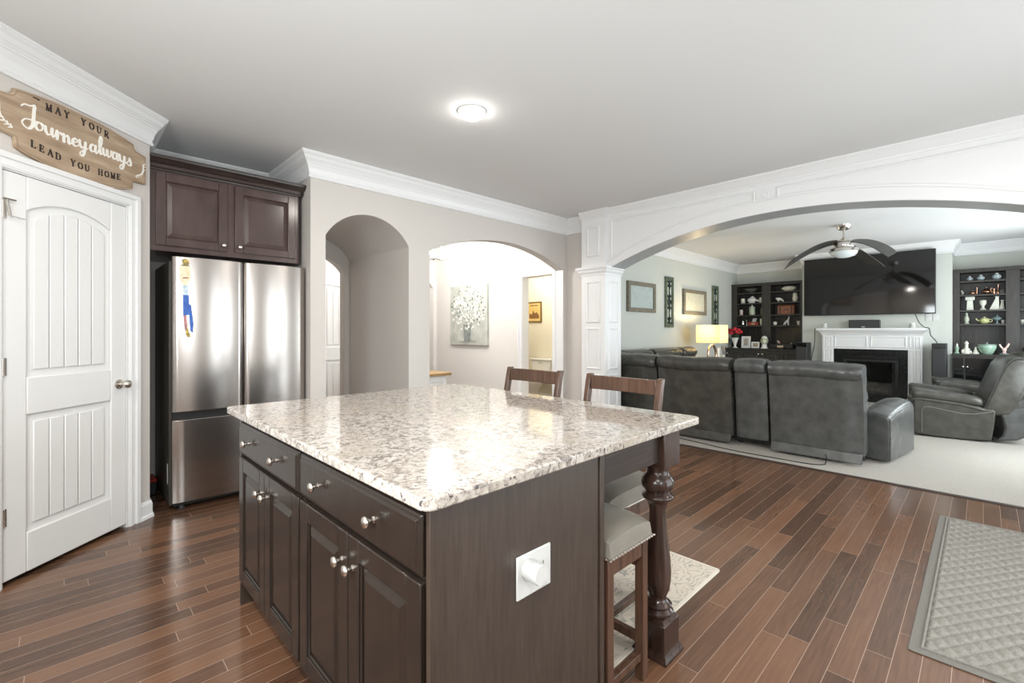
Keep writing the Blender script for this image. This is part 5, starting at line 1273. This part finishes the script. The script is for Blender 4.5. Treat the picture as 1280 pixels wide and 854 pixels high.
tv = thing('television', 'very large flat black television on the chimney wall above the mantel', 'television', (10.26, 1.485, 1.55))
TY0, TY1, TZ0, TZ1 = .545, 2.42, 1.556, 2.628
M().box(10.245, 10.285, TY0, TY1, TZ0, TZ1).obj('housing', BLACK, tv, bev=.006)
M().box(10.243, 10.2455, TY0 + .012, TY1 - .012, TZ0 + .018, TZ1 - .012).obj('screen', SCREEN, tv)
M().box(10.285, 10.349, 1.2, 1.78, 1.85, 2.3).obj('wall_mount', BLACK, tv)
sb_ = thing('centre_speaker', 'long black speaker box on the mantel shelf under the television', 'speaker', (10.22, 1.48, 1.318))
M().box(10.155, 10.30, 1.262, 1.70, 1.3185, 1.465).obj('cabinet', BLACK, sb_, bev=.005)
M().box(10.150, 10.155, 1.285, 1.69, 1.328, 1.456).obj('grille', DGREY, sb_, bev=.003)
M().box(10.148, 10.1503, 1.46, 1.515, 1.335, 1.345).obj('badge', NICK, sb_)
for y, lab in ((2.075, 'white candle in a holder at the left end of the mantel shelf'), (.83, 'white candle in a holder at the right end of the mantel shelf')):
    lathe_item('mantel_candle', lab, 'candle', y, 1.318, [(.05, 0), (.052, .008), (.045, .014), (.042, .06), (.046, .065), (0, .065)], mat('candle_holder_glass', (.55, .56, .52), .2), 10.2, 18, 'candles on the mantel', parts=(('candle', [(.036, .065), (.036, .083), (0, .085)], CERW),))
cb = M().tube(crv([(10.23, .80, 1.555), (10.2, .77, 1.47), (10.18, .74, 1.40), (10.15, .68, 1.335), (10.118, .617, 1.31), (10.118, .60, 1.2), (10.20, .53, 1.08), (10.27, .50, .9), (10.30, .515, .5), (10.30, .52, .012)], 6), .006, 6).obj('speaker_cable', BLACK)
tag(cb, 'black cable running from the television over the right mantel end to the floor', 'cable')
cb = M().tube(crv([(10.21, 2.16, 1.300), (10.118, 2.206, 1.312), (10.118, 2.215, 1.25), (10.2, 2.24, 1.0), (10.30, 2.30, .8), (10.30, 2.34, .5), (10.3, 2.36, .012)], 6), .006, 6).obj('speaker_cable', BLACK)
tag(cb, 'black cable hanging from the left mantel end to the small speaker', 'cable')
WB = mat('beige_cable', (.50, .45, .38), .6)
cb = M().tube(crv([(10.345, .60, .95), (10.33, .61, .8), (10.33, .60, .4), (10.33, .61, .012)], 6), .007, 6).obj('speaker_cable', WB)
tag(cb, 'beige cable hanging down the chimney wall beside the tower speaker', 'cable')
def tower(name, label, x, y0, y1, zt, dep):
    t = thing(name, label, 'speaker', (x + dep / 2, (y0 + y1) / 2, .008))
    M().box(x, x + dep, y0, y1, .035, zt).obj('cabinet', BLACK, t, bev=.006)
    M().box(x - .010, x, y0 + .010, y1 - .010, .06, zt - .09).obj('grille', DGREY, t, bev=.004)
    M().box(x - .004, x, y0 + .008, y1 - .008, zt - .08, zt - .012).obj('top_plate', GLOSSB, t, bev=.002)
    M().box(x - .02, x + dep + .02, y0 - .02, y1 + .02, .008, .035).obj('plinth', BLACK, t, bev=.005)
    return t
tower('tower_speaker', 'tall black tower speaker right of the fireplace', 9.98, .405, .58, 1.07, .28)
tower('tower_speaker', 'black tower speaker at the right end of the left base cabinet', 9.95, 2.30, 2.49, 1.05, .28)
sw = thing('light_switch', 'white double switch plate on the chimney wall right of the television', 'switch', (10.345, .60, 1.50))
s1 = M().box(10.343, 10.3495, .51, .585, 1.44, 1.555).box(10.343, 10.3495, .60, .675, 1.44, 1.555).obj('plate', PLATE, sw, bev=.002)
M().box(10.338, 10.343, .54, .555, 1.48, 1.515).box(10.338, 10.343, .63, .645, 1.48, 1.515).obj('toggle', PLATE, sw)

# ------------------------------------------------------------------ lamp with square shade
lt = thing('end_table', 'dark end table behind the sofa under the lamp', 'table', (8.38, 3.42, .008))
M().box(8.08, 8.68, 3.12, 3.72, .60, .635).obj('table_top', BLACKW, lt, bev=.006)
for x in (8.12, 8.64):
    for y in (3.16, 3.68): M().box(x - .022, x + .022, y - .022, y + .022, .008, .60).obj('leg', BLACKW, lt, bev=.003)
M().box(8.12, 8.64, 3.16, 3.68, .20, .22).obj('shelf', BLACKW, lt, bev=.003)
lp = thing('table_lamp', 'table lamp with square cream shade on a rose gold ring, behind the sofa', 'lamp', (8.38, 3.42, .635))
LX, LY = 8.38, 3.42
sh_m = bpy.data.materials.new('lamp_shade_fabric'); sh_m.use_nodes = True; nt = sh_m.node_tree; nt.nodes.clear()
o_ = nt.nodes.new('ShaderNodeOutputMaterial'); d_ = nt.nodes.new('ShaderNodeBsdfDiffuse'); d_.inputs[0].default_value = (.86, .80, .62, 1)
t2 = nt.nodes.new('ShaderNodeBsdfTranslucent'); t2.inputs[0].default_value = (.95, .86, .62, 1); mx = nt.nodes.new('ShaderNodeMixShader'); mx.inputs[0].default_value = .5
nt.links.new(d_.outputs[0], mx.inputs[1]); nt.links.new(t2.outputs[0], mx.inputs[2]); nt.links.new(mx.outputs[0], o_.inputs[0])
hs = .205; zt0, zt1 = 1.055, 1.375
m = M()
for (a, b, c_, d) in ((LX - hs, LX + hs, LY - hs, LY - hs + .004), (LX - hs, LX + hs, LY + hs - .004, LY + hs), (LX - hs, LX - hs + .004, LY - hs + .004, LY + hs - .004), (LX + hs - .004, LX + hs, LY - hs + .004, LY + hs - .004)): m.box(a, b, c_, d, zt0, zt1)
m.obj('lamp_shade', sh_m, lp)
M().lathe([(.028, 0), (.028, .06), (.012, .10)], (LX, LY, 1.08), 12).ball((LX, LY, 1.20), .035).obj('bulb', mat('bulb_glow', (1, 1, 1), .5, emit=(1, .85, .6), estr=6), lp, smooth=True)
m = M(); rO = .175
m.tube([(LX + rO * math.cos(a) * .75, LY + rO * math.cos(a) * -.1, .835 + rO * math.sin(a)) for a in [-PI / 2 + 2 * PI * k / 40 for k in range(41)]], .022, 10)
m.tube([(LX, LY, 1.0), (LX, LY, 1.09)], .010, 8)
m.obj('ring_base', ROSEG, lp, smooth=True)
M().lathe([(.09, .6355), (.09, .655), (.02, .66)], (LX, LY, 0), 20).obj('foot', ROSEG, lp, smooth=True)
point('lamp_light', (LX, LY, 1.30), 16, .05, (1.0, .80, .52))
ck = thing('desk_clock', 'small white clock standing inside the ring of the table lamp', 'clock', (8.30, 3.27, .635))
M().hexa([(8.26, 3.262, .6355), (8.36, 3.262, .6355), (8.36, 3.285, .6355), (8.26, 3.285, .6355), (8.275, 3.262, .97), (8.345, 3.262, .97), (8.345, 3.28, .97), (8.275, 3.28, .97)]).obj('case', IVORY, ck, bev=.01)
M().lathe([(.03, 0), (.03, -.003)], (8.31, 3.262, .90), 18, axis='y').obj('dial', CERW, ck)
rd = thing('reed_diffuser', 'small reed diffuser with brown sticks to the right of the table lamp', 'diffuser', (8.60, 3.30, .635))
M().lathe([(.03, 0), (.032, .005), (.032, .16), (.014, .18), (.012, .21), (0, .21)], (8.60, 3.30, .6355), 14).obj('bottle', mat('smoky_bottle', (.30, .32, .31), .2), rd, smooth=True)
m = M()
for a, b in ((-.05, .02), (-.02, -.04), (.02, .04), (.05, -.02), (0, 0)): m.tube([(8.60, 3.30, .80), (8.60 + a, 3.30 + b, 1.0)], .004, 5)
m.obj('reeds', STOOLW, rd)

# ------------------------------------------------------------------ pictures on the living-room wall
def wall_art_square(x0, x1, z0, z1, label, pm):
    t = thing('framed_print', label, 'picture', ((x0 + x1) / 2, 3.9, z0), 0, None)
    y = 3.8995; wd = .065
    m = M().box(x0, x0 + wd, y - .045, y, z0, z1).box(x1 - wd, x1, y - .045, y, z0, z1).box(x0 + wd, x1 - wd, y - .045, y, z0, z0 + wd).box(x0 + wd, x1 - wd, y - .045, y, z1 - wd, z1)
    m.obj('frame', STONEF, t, bev=.004)
    pan = M().box(x0 + wd, x1 - wd, y - .022, y, z0 + wd, z1 - wd).obj('panel', pm, t)
    m = M(); cx_, cz_ = (x0 + x1) / 2, (z0 + z1) / 2; yy = y - .0225
    for r in (.05, .105, .155):
        n = int(10 + r * 100)
        for k in range(n):
            a = 2 * PI * k / n
            m.ball((cx_ + r * 1.25 * math.cos(a), yy, cz_ + r * math.sin(a)), .012 + r * .03, .003, .012 + r * .03, 6, 4)
    m.obj('relief', pm, pan, smooth=True)
    return t
wall_art_square(6.30, 7.16, 1.575, 2.06, 'square framed pale panel in a weathered grey frame, left on the living room wall', mat('pale_blue_plaster', (.44, .50, .48), .7, var=.08, vscale=18))
wall_art_square(8.21, 9.19, 1.575, 2.05, 'framed pale panel lit by the lamp, right on the living room wall', mat('cream_plaster', (.56, .55, .45), .7, var=.08, vscale=18))
IRON = mat('dark_iron', (.010, .022, .016), .5)
def scroll_panel(x0, x1, z0, z1, label):
    t = thing('wall_panel', label, 'wall art', ((x0 + x1) / 2, 3.9, z0)); y = 3.8995; wd = .055
    m = M().box(x0, x0 + wd, y - .035, y, z0, z1).box(x1 - wd, x1, y - .035, y, z0, z1).box(x0 + wd, x1 - wd, y - .035, y, z0, z0 + wd).box(x0 + wd, x1 - wd, y - .035, y, z1 - wd, z1)
    m.obj('frame', mat('green_weathered_frame', (.05, .075, .05), .55, col2=(.15, .17, .12), vscale=16), t, bev=.004)
    M().box(x0 + wd, x1 - wd, y - .012, y, z0 + wd, z1 - wd).obj('backing', mat('mirror_backing', (.55, .60, .53), .35), t)
    m = M(); cx_ = (x0 + x1) / 2; hw = (x1 - x0) / 2 - wd - .012; hh = (z1 - z0 - 2 * wd)
    for k in range(4):
        zc = z0 + wd + hh * (k + .5) / 4; h4 = hh / 8
        for s in (1, -1):
            pts = [(cx_ + s * hw * (1 - .5 * q) * math.cos(q * 5), y - .018, zc + h4 * (1 - q) * math.cos(q * 3.2) * (1 if k % 2 else -1)) for q in [j / 14 for j in range(15)]]
            m.tube(pts, .011, 6)
        m.tube([(cx_, y - .018, zc - h4), (cx_ + hw * .4, y - .018, zc), (cx_, y - .018, zc + h4)], .009, 6)
    m.tube([(cx_, y - .018, z0 + wd), (cx_, y - .018, z1 - wd)], .010, 6)
    m.ball((cx_, y - .020, (z0 + z1) / 2), .055, .016, .075, 10, 6).ball((cx_, y - .02, z0 + wd + .04), .04, .014, .04, 8, 5)
    m.obj('scrollwork', IRON, t)
scroll_panel(7.53, 7.82, 1.33, 2.225, 'narrow vertical scrollwork panel between the two square framed panels')
scroll_panel(9.53, 9.82, 1.33, 2.20, 'narrow green scrollwork panel directly above the table lamp')

# ------------------------------------------------------------------ ceiling fan
fn = thing('ceiling_fan', 'ceiling fan with three curved dark blades and a bowl light in the living room', 'ceiling fan', (7.74, 1.35, H_))
fx, fy_ = 7.74, 1.35
M().lathe([(.02, 2.665), (.055, 2.672), (.082, 2.70), (.09, 2.742), (0, 2.7425)], (fx, fy_, 0), 22).obj('canopy', NICK, fn, smooth=True)
M().lathe([(.013, 2.55), (.013, 2.67)], (fx, fy_, 0), 12).obj('downrod', NICK, fn, smooth=True)
M().lathe([(.02, 2.57), (.03, 2.545), (.075, 2.525), (.085, 2.512), (.085, 2.505), (.06, 2.50), (.06, 2.493), (.115, 2.49), (.118, 2.485), (.118, 2.42), (.11, 2.412), (.0, 2.41)], (fx, fy_, 0), 26).obj('motor_housing', NICK, fn, smooth=True)
M().lathe([(.09, 2.412), (.168, 2.408), (.172, 2.40), (.172, 2.37), (.165, 2.366), (0, 2.366)], (fx, fy_, 0), 28).obj('light_ring', NICK, fn, smooth=True)
M().lathe([(.160, 2.367), (.150, 2.335), (.115, 2.305), (.06, 2.287), (0, 2.282)], (fx, fy_, 0), 28).obj('glass_bowl', mat('frosted_glass', (.72, .78, .78), .25), fn, smooth=True)
FBL = mat('fan_blade', (.042, .039, .034), .35, var=.15, vscale=8)
for ang in (167, 297, 38):
    th = R(ang) + R(45.7 - 90)
    m = M(); n = 18; top, bot = [], []
    for i in range(n + 1):
        s = i / n; r = .09 + .56 * s; drop = 2.500 - .28 * s ** 1.75
        wl = .045 + .060 * math.sin(min(1, s * 1.1) * PI / 2) + .015 * s - (.015 * max(0, (s - .9) / .1) ** 2)
        sw_ = -.20 * s * s; tw = .50 - .1 * s
        pa = (r, sw_ + wl, drop + wl * math.sin(tw) * .9); pb = (r, sw_ - wl, drop - wl * math.sin(tw) * .9)
        rot = lambda q, dz: (fx + q[0] * math.cos(th) - q[1] * math.sin(th), fy_ + q[0] * math.sin(th) + q[1] * math.cos(th), q[2] + dz)
        top.append([m.b.verts.new(rot(pa, .005)), m.b.verts.new(rot(pb, .005))]); bot.append([m.b.verts.new(rot(pa, -.005)), m.b.verts.new(rot(pb, -.005))])
    for i in range(n):
        m.b.faces.new([top[i][0], top[i + 1][0], top[i + 1][1], top[i][1]]); m.b.faces.new([bot[i][1], bot[i + 1][1], bot[i + 1][0], bot[i][0]])
        m.b.faces.new([top[i][0], bot[i][0], bot[i + 1][0], top[i + 1][0]]); m.b.faces.new([top[i][1], top[i + 1][1], bot[i + 1][1], bot[i][1]])
    m.b.faces.new([top[0][0], top[0][1], bot[0][1], bot[0][0]]); m.b.faces.new([top[n][0], bot[n][0], bot[n][1], top[n][1]])
    m.obj('blade', FBL, fn, smooth=True)

# ------------------------------------------------------------------ ceiling light over the island, then unseen fill lights
LEDM = mat('led_diffuser', (1, 1, 1), .5, emit=(1.0, .97, .92), estr=34)
def led(x, y, label, power):
    t = thing('ceiling_light', label, 'ceiling light', (x, y, H_), 0, 'round ceiling lights')
    M().lathe([(.098, H_ - .0005), (.098, H_ - .006), (.088, H_ - .012), (.080, H_ - .012), (.080, H_ - .0005)], (x, y, 0), 30).obj('trim_ring', PLATE, t, smooth=True)
    M().lathe([(.080, H_ - .011), (.074, H_ - .030), (.048, H_ - .046), (0, H_ - .052)], (x, y, 0), 30).obj('diffuser', LEDM, t, smooth=True)
    area('led_light', (x, y, H_ - .058), (0, 0, 0), .15, .15, power, WARM, 'DISK')
led(1.953, 2.384, 'round glowing ceiling light over the far end of the island', 8)
led(-.45, -.35, 'added round fill light behind the camera', 22)  # from here on: unseen lamps added to brighten the kitchen
led(-.45, 1.75, 'added round fill light in front of the pantry', 20)
led(3.2, -.75, 'added round fill light by the patio door', 12)

# ------------------------------------------------------------------ hall behind the arches
pt_ = thing('canvas_painting', 'grey canvas painting of white flowers in a dark vase on the bright hall wall', 'painting', (4.73, 5.86, 1.04))
def canvas_mat():
    m = mat('painted_canvas', (.36, .38, .34), .8, col2=(.58, .59, .54), vscale=7, detail=6); return m
XW = 4.7565; PX = XW - .045
cv = M().box(PX, XW, 5.385, 6.335, 1.042, 2.012).obj('canvas', canvas_mat(), pt_, bev=.003)
rr = random.Random(12); m = M(); md = M()
def pz(y, z): return (6.335 - (6.335 - 5.385) * y, 1.042 + .97 * z)   # y: 0 left .. 1 right as seen
for k in range(330):
    a = rr.uniform(0, 2 * PI); d = math.sqrt(rr.uniform(0, 1)); u = .50 + .46 * d * math.cos(a); v = .60 + .38 * d * math.sin(a)
    if v < .26 or (v < .40 and rr.random() < .5): continue
    yy, zz = pz(u, v); s = rr.uniform(.010, .030); rot = rr.uniform(0, PI)
    tgt = m if rr.random() < .60 else md
    if tgt is md: s *= .62
    pts = [(yy + s * math.cos(rot + 2 * PI * q / 7) * rr.uniform(.6, 1.2), zz + s * math.sin(rot + 2 * PI * q / 7) * rr.uniform(.6, 1.2)) for q in range(7)]
    tgt.prism(pts, 'x', PX - .0022 - .0022 * k / 330, PX - .0005)
m.obj('petals', mat('petal_white', (.80, .80, .75), .7), cv, kind='stuff'); md.obj('leaf_strokes', mat('leaf_grey', (.11, .125, .105), .7), cv, kind='stuff')
y_a, z_a = pz(.40, .05); y_b, z_b = pz(.60, .35); y_c, z_c = pz(.57, .05)
M().prism([(y_a, z_a + .01), (pz(.47, .04)[0], z_a - .005), (y_c, z_c + .01), (y_b, z_b), (pz(.38, .35)[0], z_b)], 'x', PX - .0021, PX - .0005).obj('vase', mat('painted_vase', (.06, .07, .07), .6, col2=(.36, .40, .38), vscale=16, stretch=(1, 6, 1)), cv)
M().prism([(pz(.22, .05)[0], pz(0, .05)[1]), (pz(.45, .02)[0], pz(0, .02)[1]), (pz(.78, .06)[0], pz(0, .06)[1]), (pz(.6, .085)[0], pz(0, .085)[1])], 'x', PX - .0012, PX - .0004).obj('table_shadow', mat('painted_grey', (.30, .31, .28), .7), cv)

ch = thing('hall_ceiling_lamp', 'chrome ceiling lamp with bright glass shades in the hall', 'ceiling light', (3.68, 5.3, H_))
CX, CY = 3.66, 5.3
M().lathe([(.02, 2.70), (.06, 2.71), (.075, 2.7425), (0, 2.7427)], (CX, CY, 0), 20).obj('canopy', CHROME, ch, smooth=True)
M().lathe([(.010, 2.28), (.010, 2.71)], (CX, CY, 0), 10).obj('stem', CHROME, ch, smooth=True)
m = M()
for k in range(3):
    a = R(120 * k + 20 - 44)
    m.tube(crv([(CX, CY, 2.30), (CX + .08 * math.cos(a), CY + .08 * math.sin(a), 2.265), (CX + .16 * math.cos(a), CY + .16 * math.sin(a), 2.275), (CX + .18 * math.cos(a), CY + .18 * math.sin(a), 2.305)], 4), .012, 8)
m.ball((CX, CY, 2.275), .03).obj('arms', CHROME, ch, smooth=True)
for k in range(3):
    a = R(120 * k + 20 - 44); x, y = CX + .18 * math.cos(a), CY + .18 * math.sin(a)
    M().lathe([(.03, 2.305), (.055, 2.325), (.075, 2.37), (.085, 2.43), (.08, 2.43), (.07, 2.37), (.0, 2.32)], (x, y, 0), 18).obj('glass_shade', mat('lit_glass', (1, 1, 1), .4, emit=(1, .97, .92), estr=5), ch, smooth=True)
point('hall_light', (CX, CY, 2.52), 88, .16, (1.0, .97, .93))
point('hall_far_light', (4.6, 7.27, 2.3), 10, .12, (1.0, .97, .93))
point('powder_light', (5.6, 5.4, 2.4), 34, .12, (1.0, .94, .82))

cs = thing('console_cabinet', 'white hall cabinet with a wooden top behind the wide arch', 'cabinet', (3.3, 5.25, 0))
M().box(2.78, 3.70, 5.06, 5.42, .06, .672).obj('body', DOORW, cs, bev=.004)
M().box(2.82, 3.68, 5.10, 5.40, 0, .06).obj('plinth', DOORW, cs)
M().box(2.76, 3.76, 5.02, 5.45, .674, .712).obj('top', wood_mat('honey_oak', (.30, .18, .06), (.46, .30, .12), .35, 'x'), cs, bev=.006)
for a, b in ((2.80, 3.235), (3.245, 3.68)): raised_panel_door(cs, 'y', 5.06, a, b, .09, .65, -1, DOORW, rail=.06, knob=((b - .03) if a < 3 else a + .03, .55))

# ------------------------------------------------------------------ powder room
tl = thing('toilet', 'white toilet seen through the powder room doorway', 'toilet', (6.1, 5.57, 0))
TY = 5.57
M().hexa([(6.16, TY - .20, .40), (6.34, TY - .20, .40), (6.34, TY + .20, .40), (6.16, TY + .20, .40), (6.15, TY - .235, .735), (6.345, TY - .235, .735), (6.345, TY + .235, .735), (6.15, TY + .235, .735)]).obj('tank', CERW, tl, bev=.02, seg=3)
M().box(6.135, 6.348, TY - .245, TY + .245, .735, .770).obj('tank_lid', CERW, tl, bev=.012, seg=3)
M().lathe([(.011, 0), (.013, -.012), (.0, -.014)], (6.15, TY + .02, .70), 12, axis='x').tube([(6.137, TY + .02, .70), (6.132, TY - .05, .692)], .006, 6).obj('flush_lever', CHROME, tl)
M().lathe([(.12, .0), (.13, .02), (.105, .10), (.11, .20), (.17, .32), (.19, .375), (.19, .395), (0, .395)], (5.90, TY, 0), 26, 1.35, 1).obj('bowl', CERW, tl, smooth=True)
M().lathe([(.195, .395), (.20, .405), (.195, .425), (.12, .435), (0, .437)], (5.89, TY, 0), 26, 1.38, 1).obj('seat_lid', CERW, tl, smooth=True)
pp = thing('framed_picture', 'small gold framed picture on the straw coloured powder room wall', 'picture', (6.345, 5.895, 1.43))
m = M().box(6.325, 6.3495, 5.71, 5.735, 1.43, 1.815).box(6.325, 6.3495, 6.055, 6.08, 1.43, 1.815).box(6.325, 6.3495, 5.735, 6.055, 1.43, 1.455).box(6.325, 6.3495, 5.735, 6.055, 1.79, 1.815)
m.obj('frame', mat('gilt_frame', (.20, .12, .03), .4, .3), pp, bev=.003)
M().box(6.335, 6.3495, 5.735, 6.055, 1.455, 1.79).obj('picture', mat('golden_print', (.62, .42, .13), .6, col2=(.78, .58, .25), vscale=6), pp)
m = M()
m.prism([(6.02, 1.50), (5.77, 1.50), (5.77, 1.56), (5.83, 1.62), (5.88, 1.60), (5.92, 1.66), (5.95, 1.58), (6.02, 1.60)], 'x', 6.333, 6.3352).prism([(6.0, 1.735), (5.80, 1.735), (5.80, 1.755), (6.0, 1.755)], 'x', 6.333, 6.3352)
m.obj('print', mat('sepia_print', (.22, .10, .03), .6), pp)
hk = thing('towel_hook', 'dark metal ring hook on the powder room wall behind the door casing', 'hook', (5.05, 4.9, .9))
hx, hy = 6.3, 6.13
hk.location = (6.34, 6.13, 1.0); OFF[hk.name] = Vector((6.34, 6.13, 1.0))
M().lathe([(.03, 0), (.03, -.010), (.008, -.016), (.008, -.03), (0, -.031)], (6.3495, 6.13, 1.12), 14, axis='x').obj('rose', BRONZE, hk, smooth=True)
M().tube([(6.322, 6.13 + .075 * math.sin(a), 1.05 + .075 * math.cos(a)) for a in [2 * PI * k / 24 for k in range(25)]], .006, 6).obj('ring', BRONZE, hk, smooth=True)
